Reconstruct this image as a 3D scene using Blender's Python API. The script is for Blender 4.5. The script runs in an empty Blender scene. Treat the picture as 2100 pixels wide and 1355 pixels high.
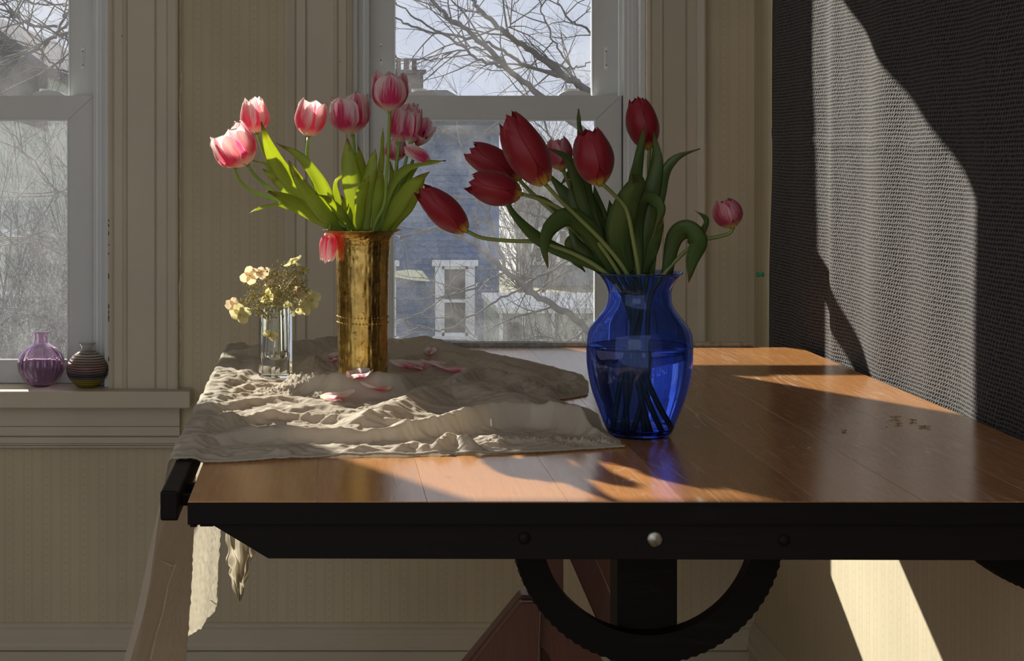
import bpy, bmesh, math, random
from mathutils import Vector, Matrix, noise
random.seed(7)
sc = bpy.context.scene
COL = sc.collection
# ---------------------------------------------------------------- camera, world, sun, exposure
F = 3600.0            # focal length in pixels of the 2100 px wide frame
CX, CY, CZ = 670.0, 308.0, 1.42
cam_d = bpy.data.cameras.new('camera'); cam = bpy.data.objects.new('camera', cam_d); COL.objects.link(cam)
cam.location = (0, 0, CZ); cam.rotation_euler = (math.pi/2, 0, 0)
cam_d.sensor_width = 36; cam_d.lens = F/2100*36
cam_d.shift_x = (1050-CX)/2100; cam_d.shift_y = -(677.5-CY)/2100
cam_d.clip_start = .05; cam_d.clip_end = 500
sc.camera = cam
sc.view_settings.view_transform = 'Standard'; sc.view_settings.look = 'None'
sc.view_settings.exposure = 0.0; sc.view_settings.gamma = 1.0
sc.view_settings.use_curve_mapping = False
sc.cycles.use_denoising = True
sc.cycles.max_bounces = 14; sc.cycles.transparent_max_bounces = 24
sc.cycles.transmission_bounces = 12
sc.cycles.sample_clamp_indirect = 6.0
SUN_DIR = Vector((1, -1.93, -1.0))
w = bpy.data.worlds.new('world'); sc.world = w; w.use_nodes = True
nt = w.node_tree; nt.nodes.clear()
wo = nt.nodes.new('ShaderNodeOutputWorld'); bg = nt.nodes.new('ShaderNodeBackground')
tc = nt.nodes.new('ShaderNodeTexCoord'); nz = nt.nodes.new('ShaderNodeTexNoise'); cr = nt.nodes.new('ShaderNodeValToRGB')
mp = nt.nodes.new('ShaderNodeMapping'); mp.inputs['Scale'].default_value = (1, 1, 3)
nz.inputs['Scale'].default_value = 2.2; nz.inputs['Detail'].default_value = 5
cr.color_ramp.elements[0].position = .3; cr.color_ramp.elements[0].color = (.50, .56, .70, 1)
cr.color_ramp.elements[1].position = .7; cr.color_ramp.elements[1].color = (.72, .72, .74, 1)
nt.links.new(tc.outputs['Generated'], mp.inputs[0]); nt.links.new(mp.outputs[0], nz.inputs['Vector'])
nt.links.new(nz.outputs['Fac'], cr.inputs[0]); nt.links.new(cr.outputs[0], bg.inputs[0]); nt.links.new(bg.outputs[0], wo.inputs[0])
bg.inputs[1].default_value = 1.08
sd = bpy.data.lights.new('sun', 'SUN'); so = bpy.data.objects.new('sun', sd); COL.objects.link(so)
sd.energy = 12.0; sd.angle = math.radians(.6); sd.color = (1, .93, .80)
so.rotation_euler = SUN_DIR.to_track_quat('-Z', 'Y').to_euler()
# soft warm fill lamp added behind the camera to brighten the room
ad = bpy.data.lights.new('room_fill', 'AREA'); ao = bpy.data.objects.new('room_fill', ad); COL.objects.link(ao)
ad.shape = 'RECTANGLE'; ad.size = 2.4; ad.size_y = 1.6; ad.energy = 10; ad.color = (1, .88, .70)
ao.location = (-1.2, -1.6, 1.9); ao.rotation_euler = (Vector((.6, 4.6, 1.1))-ao.location).to_track_quat('-Z', 'Y').to_euler()

# ---------------------------------------------------------------- helpers
def P(px, py, Y):
    return Vector(((px-CX)/F*Y, Y, CZ-(py-CY)/F*Y))
def ss(a, b, x):
    t = max(0., min(1., (x-a)/(b-a))); return t*t*(3-2*t)
def lerp(a, b, t): return a+(b-a)*t
def interp(tab, x):
    if x <= tab[0][0]: return tab[0][1]
    for (a, va), (b, vb) in zip(tab, tab[1:]):
        if x <= b: return va+(vb-va)*(x-a)/(b-a)
    return tab[-1][1]
def spline(pts, n):
    """Catmull-Rom through pts, n points out"""
    pts = [Vector(p) for p in pts]
    if len(pts) == 2: return [pts[0].lerp(pts[1], i/(n-1)) for i in range(n)]
    q = [pts[0]*2-pts[1]]+pts+[pts[-1]*2-pts[-2]]
    out = []
    m = len(pts)-1
    for i in range(n):
        t = i/(n-1)*m; k = min(int(t), m-1); t -= k
        a, b, c, d = q[k:k+4]
        out.append(.5*((2*b)+(c-a)*t+(2*a-5*b+4*c-d)*t*t+(3*b-a-3*c+d)*t**3))
    return out
def tag(o, label=None, cat=None, group=None, kind=None):
    if label: o['label'] = label
    if cat: o['category'] = cat
    if group: o['group'] = group
    if kind: o['kind'] = kind
    return o
def empty(name, loc, label=None, cat=None, group=None, kind=None):
    o = bpy.data.objects.new(name, None); COL.objects.link(o); o.location = loc; o.empty_display_size = .05
    return tag(o, label, cat, group, kind)
def link(name, me, mat, parent=None, smooth=False):
    o = bpy.data.objects.new(name, me); COL.objects.link(o)
    if mat: me.materials.append(mat)
    if smooth: me.polygons.foreach_set('use_smooth', [True]*len(me.polygons))
    if parent:
        o.parent = parent
        p = parent; off = Vector((0, 0, 0))
        while p is not None:
            off += Vector(p.location); p = p.parent
        if parent.type == 'EMPTY': o.matrix_parent_inverse = Matrix.Translation(-off)
    return o
def pyobj(name, vs, fs, mat, parent=None, smooth=True, uvs=None):
    me = bpy.data.meshes.new(name); me.from_pydata([tuple(v) for v in vs], [], fs); me.update()
    if uvs is not None:
        l = me.uv_layers.new(name='UVMap')
        for lp in me.loops: l.data[lp.index].uv = uvs[lp.vertex_index]
    return link(name, me, mat, parent, smooth)
def bmobj(name, bm, mat, parent=None, smooth=False):
    me = bpy.data.meshes.new(name); bmesh.ops.recalc_face_normals(bm, faces=bm.faces); bm.to_mesh(me); bm.free()
    return link(name, me, mat, parent, smooth)
def bm_box(bm, x0, x1, y0, y1, z0, z1, bevel=0):
    r = bmesh.ops.create_cube(bm, size=1)
    vs = r['verts']
    for v in vs:
        v.co = Vector((lerp(x0, x1, v.co.x+.5), lerp(y0, y1, v.co.y+.5), lerp(z0, z1, v.co.z+.5)))
    if bevel:
        es = list({e for v in vs for e in v.link_edges})
        bmesh.ops.bevel(bm, geom=es, offset=bevel, segments=2, affect='EDGES', profile=.5)
def box(name, x0, x1, y0, y1, z0, z1, mat, parent=None, bevel=.0):
    bm = bmesh.new(); bm_box(bm, x0, x1, y0, y1, z0, z1, bevel); return bmobj(name, bm, mat, parent)
def boxes(name, lst, mat, parent=None, bevel=0):
    bm = bmesh.new()
    for b in lst: bm_box(bm, *b, bevel)
    return bmobj(name, bm, mat, parent)
def prism(name, poly, y0, y1, mat, parent=None, bevel=0):
    """poly of (x,z), extruded in y"""
    bm = bmesh.new()
    a = [bm.verts.new((x, y0, z)) for x, z in poly]
    f = bm.faces.new(a)
    r = bmesh.ops.extrude_face_region(bm, geom=[f])
    for v in r['geom']:
        if isinstance(v, bmesh.types.BMVert): v.co.y = y1
    if bevel: bmesh.ops.bevel(bm, geom=list(bm.edges), offset=bevel, segments=1, affect='EDGES')
    return bmobj(name, bm, mat, parent)
def tube_data(vs, fs, pts, rads, sides=8, cap=True):
    n = len(pts); b0 = len(vs)
    up = Vector((0, 0, 1))
    t = (pts[1]-pts[0]).normalized()
    if abs(t.dot(up)) > .95: up = Vector((1, 0, 0))
    a = t.cross(up).normalized()
    for i in range(n):
        t = (pts[min(i+1, n-1)]-pts[max(i-1, 0)])
        if t.length < 1e-9: t = Vector((0, 0, 1))
        t.normalize()
        a = (a-t*a.dot(t)).normalized(); b = t.cross(a)
        for k in range(sides):
            an = 2*math.pi*k/sides
            vs.append(pts[i]+(a*math.cos(an)+b*math.sin(an))*rads[i])
    for i in range(n-1):
        for k in range(sides):
            k2 = (k+1) % sides
            fs.append((b0+i*sides+k, b0+i*sides+k2, b0+(i+1)*sides+k2, b0+(i+1)*sides+k))
    if cap:
        fs.append(tuple(b0+k for k in reversed(range(sides)))); fs.append(tuple(b0+(n-1)*sides+k for k in range(sides)))
def tube(name, pts, rads, mat, parent=None, sides=10):
    vs, fs = [], []; tube_data(vs, fs, pts, rads, sides); return pyobj(name, vs, fs, mat, parent)
def lathe(name, prof, c, mat, parent=None, seg=96, closed=False, fn=None):
    """prof list of (r,z); c=(x,y) centre"""
    vs, fs, uv = [], [], []
    n = len(prof)
    for i, (r, z) in enumerate(prof):
        for k in range(seg):
            an = 2*math.pi*k/seg
            rr = r*(fn(an, z, i) if fn else 1)
            vs.append((c[0]+rr*math.cos(an), c[1]+rr*math.sin(an), z)); uv.append((k/seg, i/(n-1)))
    m = n if closed else n-1
    for i in range(m):
        j = (i+1) % n
        for k in range(seg):
            k2 = (k+1) % seg
            fs.append((i*seg+k, i*seg+k2, j*seg+k2, j*seg+k))
    if not closed:
        if prof[0][0] > 1e-6: fs.append(tuple(reversed(range(seg))))
        if prof[-1][0] > 1e-6: fs.append(tuple((n-1)*seg+k for k in range(seg)))
    o = pyobj(name, vs, fs, mat, parent, True, uv)
    return o

# ---------------------------------------------------------------- materials
def newmat(name):
    m = bpy.data.materials.new(name); m.use_nodes = True
    n = m.node_tree.nodes; n.clear()
    out = n.new('ShaderNodeOutputMaterial')
    return m, m.node_tree, out
def N(t, typ, **kw):
    n = t.nodes.new('ShaderNode'+typ)
    for k, v in kw.items():
        if k.startswith('_'): setattr(n, k[1:], v)
        else: n.inputs[k.replace('9', ' ')].default_value = v
    return n
def col4(c): return (c[0], c[1], c[2], 1)
def ramp(t, fac, stops):
    r = t.nodes.new('ShaderNodeValToRGB'); e = r.color_ramp.elements
    while len(e) < len(stops): e.new(.5)
    for k, (p, c) in enumerate(stops): e[k].position = p; e[k].color = col4(c)
    t.links.new(fac, r.inputs[0]); return r
def math_(t, op, a, b=None, clamp=False):
    m = t.nodes.new('ShaderNodeMath'); m.operation = op; m.use_clamp = clamp
    for i, v in enumerate((a, b)):
        if v is None: continue
        if isinstance(v, (int, float)): m.inputs[i].default_value = v
        else: t.links.new(v, m.inputs[i])
    return m.outputs[0]
def mixc(t, fac, a, b, mode='MIX'):
    m = t.nodes.new('ShaderNodeMix'); m.data_type = 'RGBA'; m.blend_type = mode
    for i, v in ((0, fac), (6, a), (7, b)):
        if isinstance(v, (int, float)): m.inputs[i].default_value = v
        elif isinstance(v, tuple): m.inputs[i].default_value = col4(v)
        else: t.links.new(v, m.inputs[i])
    return m.outputs[2]
def coords(t, scale=(1, 1, 1), kind='Object'):
    tc = t.nodes.new('ShaderNodeTexCoord')
    if kind == 'World':
        g = t.nodes.new('ShaderNodeNewGeometry'); src = g.outputs['Position']
    else: src = tc.outputs[kind]
    m = t.nodes.new('ShaderNodeMapping'); m.inputs['Scale'].default_value = scale
    t.links.new(src, m.inputs[0]); return m.outputs[0]
def noise_(t, vec, scale, detail=4, rough=.5):
    n = N(t, 'TexNoise', Scale=scale, Detail=detail, Roughness=rough); t.links.new(vec, n.inputs['Vector']); return n.outputs['Fac']
def bump(t, h, strength, dist):
    b = N(t, 'Bump', Strength=strength, Distance=dist); t.links.new(h, b.inputs['Height']); return b.outputs[0]
def simple(name, c, rough=.6, metal=0, var=.12, vscale=6, bumps=0, bscale=60, spec=.5, coat=0):
    m, t, out = newmat(name)
    p = N(t, 'BsdfPrincipled', Roughness=rough, Metallic=metal); p.inputs['Specular IOR Level'].default_value = spec
    p.inputs['Coat Weight'].default_value = coat
    v = coords(t, kind='World')
    n = noise_(t, v, vscale, 5)
    r = ramp(t, n, [(.3, [x*(1-var) for x in c]), (.7, [min(1, x*(1+var)) for x in c])])
    t.links.new(r.outputs[0], p.inputs['Base Color'])
    if bumps:
        t.links.new(bump(t, noise_(t, v, bscale, 4), bumps, .002), p.inputs['Normal'])
    t.links.new(p.outputs[0], out.inputs[0])
    return m
def wood(name, c1, c2, light, rough=.4, grain=1.0, axis='Y', lightamt=.5, spec=.5):
    m, t, out = newmat(name)
    p = N(t, 'BsdfPrincipled', Roughness=rough); p.inputs['Specular IOR Level'].default_value = spec
    oi = t.nodes.new('ShaderNodeObjectInfo')
    sc_ = {'Y': (9, .55, 9), 'X': (.55, 9, 9), 'Z': (9, 9, .55)}[axis]
    tc_ = t.nodes.new('ShaderNodeNewGeometry')
    add = t.nodes.new('ShaderNodeVectorMath'); add.operation = 'ADD'
    mul = t.nodes.new('ShaderNodeVectorMath'); mul.operation = 'SCALE'
    comb = t.nodes.new('ShaderNodeCombineXYZ')
    for k in range(3): t.links.new(math_(t, 'MULTIPLY', oi.outputs['Random'], [13., 29., 7.][k]), comb.inputs[k])
    t.links.new(tc_.outputs['Position'], add.inputs[0]); t.links.new(comb.outputs[0], add.inputs[1])
    mp = t.nodes.new('ShaderNodeMapping'); mp.inputs['Scale'].default_value = sc_; t.links.new(add.outputs[0], mp.inputs[0])
    big = noise_(t, mp.outputs[0], 1.0, 3)
    mp2 = t.nodes.new('ShaderNodeMapping'); mp2.inputs['Scale'].default_value = tuple(s*9 for s in sc_); t.links.new(add.outputs[0], mp2.inputs[0])
    fine = noise_(t, mp2.outputs[0], 2.2, 6, .7)
    # cathedral rings
    rings = math_(t, 'FRACT', math_(t, 'MULTIPLY', math_(t, 'ADD', big, math_(t, 'MULTIPLY', fine, .012)), 24.0))
    ringl = math_(t, 'POWER', math_(t, 'ABSOLUTE', math_(t, 'SUBTRACT', math_(t, 'MULTIPLY', rings, 2), 1)), 9)
    v0 = coords(t, kind='World')
    patch = noise_(t, v0, 3.5, 4)
    tone = math_(t, 'ADD', math_(t, 'MULTIPLY', fine, .6), math_(t, 'MULTIPLY', oi.outputs['Random'], .5))
    base = ramp(t, tone, [(.15, c1), (.75, c2)])
    msk = math_(t, 'MULTIPLY', math_(t, 'MULTIPLY', ringl, ramp(t, patch, [(.42, (0, 0, 0)), (.62, (1, 1, 1))]).outputs[0]), lightamt, True)
    c = mixc(t, msk, base.outputs[0], tuple(light))
    # stains
    st = ramp(t, noise_(t, coords(t, kind='World'), 22, 7, .7), [(.28, (.45, .42, .40)), (.40, (1, 1, 1))])
    c = mixc(t, .35, c, st.outputs[0], 'MULTIPLY')
    t.links.new(c, p.inputs['Base Color'])
    rr = math_(t, 'ADD', math_(t, 'ADD', math_(t, 'MULTIPLY', patch, .16), math_(t, 'MULTIPLY', fine, .16)), rough-.14)
    t.links.new(rr, p.inputs['Roughness'])
    hh = math_(t, 'ADD', math_(t, 'MULTIPLY', fine, .6), math_(t, 'MULTIPLY', ringl, .25))
    t.links.new(bump(t, hh, .16*grain, .0010), p.inputs['Normal'])
    t.links.new(p.outputs[0], out.inputs[0])
    return m

def wallpaper(name, c):
    m, t, out = newmat(name)
    p = N(t, 'BsdfPrincipled', Roughness=.75)
    g = t.nodes.new('ShaderNodeNewGeometry'); s = t.nodes.new('ShaderNodeSeparateXYZ'); t.links.new(g.outputs['Position'], s.inputs[0])
    x = math_(t, 'ADD', s.outputs[0], s.outputs[1])
    z = s.outputs[2]
    # twin pinstripes, a narrow band of sprigs, twin pinstripes, a wide plain band
    PER = .0502
    fx = math_(t, 'FRACT', math_(t, 'ADD', math_(t, 'DIVIDE', x, PER), 20.0))
    ln = None
    for c0 in (.10, .19, .53, .62):
        q = math_(t, 'LESS_THAN', math_(t, 'ABSOLUTE', math_(t, 'SUBTRACT', fx, c0)), .022)
        ln = q if ln is None else math_(t, 'MAXIMUM', ln, q)
    fz = math_(t, 'FRACT', math_(t, 'DIVIDE', z, .0207))
    dx = math_(t, 'MULTIPLY', math_(t, 'SUBTRACT', fx, .36), 2.4); dz = math_(t, 'SUBTRACT', fz, .5)
    d = math_(t, 'ADD', math_(t, 'MULTIPLY', dx, dx), math_(t, 'MULTIPLY', dz, dz))
    wob = noise_(t, coords(t, kind='World'), 420, 3)
    dot = math_(t, 'LESS_THAN', d, math_(t, 'MULTIPLY', math_(t, 'POWER', wob, 2), .10))
    msk = math_(t, 'MAXIMUM', math_(t, 'MULTIPLY', ln, .55), math_(t, 'MULTIPLY', dot, .55))
    v = coords(t, kind='World')
    mott = ramp(t, noise_(t, v, 2.5, 5), [(.3, [k*.88 for k in c]), (.7, [k*1.08 for k in c])])
    c1 = mixc(t, math_(t, 'MULTIPLY', msk, .42), mott.outputs[0], (c[0]*.50, c[1]*.44, c[2]*.36))
    t.links.new(c1, p.inputs['Base Color'])
    sv = t.nodes.new('ShaderNodeMapping'); sv.inputs['Scale'].default_value = (220, 220, 6)
    t.links.new(g.outputs['Position'], sv.inputs[0])
    h = math_(t, 'ADD', math_(t, 'MULTIPLY', msk, -.4), noise_(t, sv.outputs[0], 1, 3))
    t.links.new(bump(t, h, .35, .001), p.inputs['Normal'])
    t.links.new(p.outputs[0], out.inputs[0]); return m

def pane_glass(name, dirt=.03, tint=(1, 1, 1)):
    m, t, out = newmat(name)
    tr = N(t, 'BsdfTransparent', Color=col4(tint)); gl = N(t, 'BsdfGlossy', Roughness=.02)
    lw = N(t, 'Fresnel', IOR=1.35)
    mx = t.nodes.new('ShaderNodeMixShader'); t.links.new(lw.outputs[0], mx.inputs[0]); t.links.new(tr.outputs[0], mx.inputs[1]); t.links.new(gl.outputs[0], mx.inputs[2])
    df = N(t, 'BsdfTranslucent', Color=(.9, .9, .9, 1))
    mx2 = t.nodes.new('ShaderNodeMixShader')
    v = coords(t, kind='World')
    n1 = ramp(t, noise_(t, v, 9, 5, .6), [(.45, (0, 0, 0)), (.8, (dirt*2.2,)*3)])
    n2 = ramp(t, noise_(t, v, 330, 2, .6), [(.66, (0, 0, 0)), (.78, (dirt*5,)*3)])
    t.links.new(math_(t, 'ADD', n1.outputs[0], math_(t, 'ADD', n2.outputs[0], dirt*.3), True), mx2.inputs[0])
    t.links.new(mx.outputs[0], mx2.inputs[1]); t.links.new(df.outputs[0], mx2.inputs[2]); t.links.new(mx2.outputs[0], out.inputs[0])
    return m
def screen_mat(name, amount, seed=0):
    """dusty insect screen: fine wires and dust let most light through and scatter the sun"""
    m, t, out = newmat(name)
    tr = N(t, 'BsdfTransparent'); df = N(t, 'BsdfTranslucent', Color=(.78, .80, .84, 1)); dd = N(t, 'BsdfDiffuse', Color=(.5, .5, .52, 1))
    ad_ = t.nodes.new('ShaderNodeMixShader'); ad_.inputs[0].default_value = .45
    t.links.new(df.outputs[0], ad_.inputs[1]); t.links.new(dd.outputs[0], ad_.inputs[2])
    mx = t.nodes.new('ShaderNodeMixShader')
    g = t.nodes.new('ShaderNodeNewGeometry')
    mp = t.nodes.new('ShaderNodeMapping'); mp.inputs['Location'].default_value = (seed*3.1, 0, seed); t.links.new(g.outputs['Position'], mp.inputs[0])
    v = mp.outputs[0]
    big = noise_(t, v, 7, 4, .6); mid = noise_(t, v, 140, 3, .7); fine = noise_(t, v, 520, 2, .6)
    st = t.nodes.new('ShaderNodeMapping'); st.inputs['Rotation'].default_value = (0, .6, 0); st.inputs['Scale'].default_value = (160, 1, 14); t.links.new(v, st.inputs[0])
    scr = ramp(t, noise_(t, st.outputs[0], 1, 2), [(.66, (0, 0, 0)), (.74, (1, 1, 1))])
    f = ramp(t, fine, [(.48, (0, 0, 0)), (.72, (1.0, 1.0, 1.0))])
    md = ramp(t, mid, [(.42, (0, 0, 0)), (.75, (.9, .9, .9))])
    b = ramp(t, big, [(.3, (amount*.55,)*3), (.75, (amount*1.25,)*3)])
    a = math_(t, 'ADD', b.outputs[0], math_(t, 'MULTIPLY', math_(t, 'ADD', f.outputs[0], md.outputs[0]), amount*1.6))
    a = math_(t, 'ADD', a, math_(t, 'MULTIPLY', scr.outputs[0], amount*1.3), True)
    t.links.new(a, mx.inputs[0]); t.links.new(tr.outputs[0], mx.inputs[1]); t.links.new(ad_.outputs[0], mx.inputs[2]); t.links.new(mx.outputs[0], out.inputs[0])
    return m
def glass(name, c, rough=0.0, ior=1.5, bumpamt=0):
    m, t, out = newmat(name)
    g = N(t, 'BsdfGlass', Color=col4(c), Roughness=rough, IOR=ior)
    if bumpamt:
        t.links.new(bump(t, noise_(t, coords(t, kind='World'), 30, 2), bumpamt, .002), g.inputs['Normal'])
    t.links.new(g.outputs[0], out.inputs[0]); return m
def petal_mat(name, base, mid, edge, edge_amt=1.0, translucent=.45, edge_pos=.5, base_pos=.26):
    m, t, out = newmat(name)
    uv = t.nodes.new('ShaderNodeTexCoord'); s = t.nodes.new('ShaderNodeSeparateXYZ'); t.links.new(uv.outputs['UV'], s.inputs[0])
    u = math_(t, 'ABSOLUTE', math_(t, 'SUBTRACT', math_(t, 'MULTIPLY', s.outputs[0], 2), 1)); v = s.outputs[1]
    mp = t.nodes.new('ShaderNodeMapping'); mp.inputs['Scale'].default_value = (16, 1.3, 1); t.links.new(uv.outputs['UV'], mp.inputs[0])
    oi = t.nodes.new('ShaderNodeObjectInfo'); 
    cb = t.nodes.new('ShaderNodeCombineXYZ'); t.links.new(math_(t, 'MULTIPLY', oi.outputs['Random'], 40), cb.inputs[2]); t.links.new(cb.outputs[0], mp.inputs['Location'])
    st = noise_(t, mp.outputs[0], 1.6, 4, .6)
    e = math_(t, 'ADD', math_(t, 'ADD', math_(t, 'MULTIPLY', u, .50), math_(t, 'MULTIPLY', v, .62)), math_(t, 'MULTIPLY', math_(t, 'SUBTRACT', st, .5), .9))
    r1 = ramp(t, e, [(edge_pos, mid), (min(.99, edge_pos+.42), edge)])
    c = mixc(t, edge_amt, tuple(mid), r1.outputs[0])
    bs = ramp(t, math_(t, 'ADD', v, math_(t, 'MULTIPLY', math_(t, 'SUBTRACT', st, .5), .25)), [(base_pos*.25, (1, 1, 1)), (base_pos, (0, 0, 0))])
    c = mixc(t, bs.outputs[0], c, tuple(base))
    vein = ramp(t, st, [(.3, (.86, .82, .82)), (.62, (1, 1, 1))])
    c = mixc(t, .8, c, vein.outputs[0], 'MULTIPLY')
    p = N(t, 'BsdfPrincipled', Roughness=.42); t.links.new(c, p.inputs['Base Color']); p.inputs['Specular IOR Level'].default_value = .35
    p.inputs['Sheen Weight'].default_value = .15
    t.links.new(bump(t, st, .4, .001), p.inputs['Normal'])
    tl = N(t, 'BsdfTranslucent'); t.links.new(c, tl.inputs[0])
    mx = t.nodes.new('ShaderNodeMixShader'); mx.inputs[0].default_value = translucent
    t.links.new(p.outputs[0], mx.inputs[1]); t.links.new(tl.outputs[0], mx.inputs[2]); t.links.new(mx.outputs[0], out.inputs[0])
    return m
def leaf_mat(name, c1, c2, tl_c, translucent=.5, brown=.0):
    m, t, out = newmat(name)
    uv = t.nodes.new('ShaderNodeTexCoord')
    mp = t.nodes.new('ShaderNodeMapping'); mp.inputs['Scale'].default_value = (22, 1.2, 1); t.links.new(uv.outputs['UV'], mp.inputs[0])
    st = noise_(t, mp.outputs[0], 1.5, 4, .6)
    s = t.nodes.new('ShaderNodeSeparateXYZ'); t.links.new(uv.outputs['UV'], s.inputs[0])
    base = ramp(t, st, [(.3, c1), (.7, c2)])
    n2 = noise_(t, coords(t, kind='World'), 45, 5, .6)
    tipf = math_(t, 'ADD', s.outputs[1], math_(t, 'MULTIPLY', math_(t, 'SUBTRACT', n2, .5), .9))
    br = ramp(t, tipf, [(.84, (0, 0, 0)), (1.0, (brown,)*3)])
    c = mixc(t, br.outputs[0], base.outputs[0], (.20, .10, .035))
    c2_ = mixc(t, br.outputs[0], mixc(t, .75, (1, 1, 1), base.outputs[0], 'MULTIPLY'), (.25, .12, .03))
    p = N(t, 'BsdfPrincipled', Roughness=.38); t.links.new(c, p.inputs['Base Color'])
    t.links.new(bump(t, st, .35, .0008), p.inputs['Normal'])
    tl = N(t, 'BsdfTranslucent'); t.links.new(mixc(t, .5, c, tuple(tl_c)), tl.inputs[0])
    mx = t.nodes.new('ShaderNodeMixShader'); mx.inputs[0].default_value = translucent
    t.links.new(p.outputs[0], mx.inputs[1]); t.links.new(tl.outputs[0], mx.inputs[2]); t.links.new(mx.outputs[0], out.inputs[0])
    return m

M = {}
M['paper'] = wallpaper('striped_wallpaper', (.58, .52, .365))
M['paper2'] = simple('plaster_wall', (.60, .56, .47), .8, var=.06, bumps=.2, bscale=90)
M['trim'] = simple('cream_paint', (.55, .51, .385), .45, var=.05, vscale=5, bumps=.15, bscale=40)
M['vinyl'] = simple('white_vinyl', (.62, .65, .64), .35, var=.04)
M['beadwhite'] = simple('glazing_bead', (.80, .84, .84), .35, var=.02)
M['gasket'] = simple('dark_gasket', (.03, .03, .03), .6)
M['floor'] = wood('floor_boards', (.20, .12, .07), (.33, .2, .12), (.4, .3, .2), axis='X')
M['ceil'] = simple('ceiling_paint', (.7, .68, .62), .8, var=.03)
M['top'] = wood('worn_table_wood', (.24, .105, .038), (.54, .25, .085), (.60, .50, .40), rough=.19, grain=.7, lightamt=.85, spec=.6)
M['black'] = wood('black_wood', (.0045, .0038, .0036), (.009, .007, .006), (.02, .016, .012), rough=.55, axis='X', lightamt=.3, spec=.10)
M['redwood'] = wood('red_brown_wood', (.060, .022, .014), (.12, .045, .026), (.2, .1, .06), rough=.4, axis='Z')
M['metal'] = simple('worn_steel', (.30, .30, .25), .3, 1, var=.3, vscale=90)
M['screen1'] = screen_mat('dusty_screen', .022, 0)
M['screen2'] = screen_mat('dusty_screen_thick', .042, 5)
M['pane'] = pane_glass('window_glass', .012)

# ---------------------------------------------------------------- room
YW = 4.68            # face of the window wall
XR = 1.14            # face of the right wall
ZC = 2.75
def pxX(px, Y): return (px-CX)/F*Y
def pyZ(py, Y): return CZ-(py-CY)/F*Y
WT = .20
wins = []
for n, (a, b) in ((1, (-285, 222)), (2, (722, 1328))):
    wins.append((n, pxX(a, 4.66), pxX(b, 4.66)))
Z_SILL = .788; Z_HEAD = 2.37
xl, xr_ = -2.7, XR
segs = []
cuts = [xl, wins[0][1], wins[0][2], wins[1][1], wins[1][2], xr_+.02]
segs.append((cuts[0], cuts[1], YW, YW+WT, 0, ZC)); segs.append((cuts[2], cuts[3], YW, YW+WT, 0, ZC)); segs.append((cuts[4], cuts[5], YW, YW+WT, 0, ZC))
for k in (1, 3):
    segs.append((cuts[k], cuts[k+1], YW, YW+WT, 0, Z_SILL-.03)); segs.append((cuts[k], cuts[k+1], YW, YW+WT, Z_HEAD, ZC))
tag(boxes('wall_back', segs, M['paper']), 'cream wallpapered wall with fine stripes around both windows', kind='structure')
tag(box('wall_right', XR, XR+.12, -1.5, YW, 0, ZC, M['paper']), 'papered side wall behind the dark curtain', kind='structure')
tag(box('wall_left', xl-.12, xl, 1.2, YW+WT, 0, ZC, M['paper2']), kind='structure')
tag(box('floor', xl-.1, XR+.1, -1.6, YW+WT, -.08, 0, M['floor']), kind='structure')
tag(box('ceiling', xl-.1, XR+.1, 1.0, YW+WT, ZC, ZC+.1, M['ceil']), kind='structure')

# baseboards: stepped profile
def base_profile(z0=0):
    zt = pyZ(1275, YW); zd = pyZ(1329, YW)
    return [(.000, 0), (.020, 0), (.020, zd-.004), (.012, zd-.002), (.026, zd+.002), (.026, zd+.012), (.021, zd+.020), (.021, zt-.030),
            (.018, zt-.026), (.018, zt-.016), (.010, zt-.010), (.010, zt-.004), (.004, zt), (0, zt)]
def baseboard(name, along, a, b, label):
    pr = base_profile(); vs, fs = [], []
    for s in (a, b):
        for d, z in pr:
            vs.append((s, YW-d, z) if along == 'x' else (XR-d, s, z))
    n = len(pr)
    for i in range(n-1): fs.append((i, i+1, n+i+1, n+i))
    fs.append(tuple(range(n))); fs.append(tuple(reversed(range(n, 2*n))))
    o = pyobj(name, vs, fs, M['trim'], smooth=False); tag(o, label, kind='structure')
baseboard('baseboard_back', 'x', xl, XR-.001, 'moulded cream baseboard along the window wall')
baseboard('baseboard_right', 'y', 0, YW-.001, 'moulded cream baseboard along the side wall')

# ---------------------------------------------------------------- windows
def casing(x0, x1, z0, z1, parent, flip):
    """moulded vertical casing; flip mirrors it. Fractions of width measured from the window side"""
    w_ = x1-x0
    pr = [(0, 0), (0, .016), (.05, .020), (.075, .016), (.09, .020), (.20, .020), (.215, .024), (.24, .026), (.265, .024), (.28, .020),
          (.66, .020), (.68, .016), (.70, .022), (.83, .022), (.86, .028), (.97, .032), (1, .030), (1, 0)]
    vs, fs = [], []
    for z in (z0, z1):
        for f, d in pr:
            vs.append(((x0+f*w_) if not flip else (x1-f*w_), YW-d, z))
    n = len(pr)
    for i in range(n-1): fs.append((i, i+1, n+i+1, n+i))
    fs.append(tuple(range(n))); fs.append(tuple(reversed(range(n, 2*n))))
    o = pyobj('casing', vs, fs, M['trim'], parent, smooth=False)
    bm = bmesh.new(); bm.from_mesh(o.data); bmesh.ops.recalc_face_normals(bm, faces=bm.faces); bm.to_mesh(o.data); bm.free()
    return o
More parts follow.
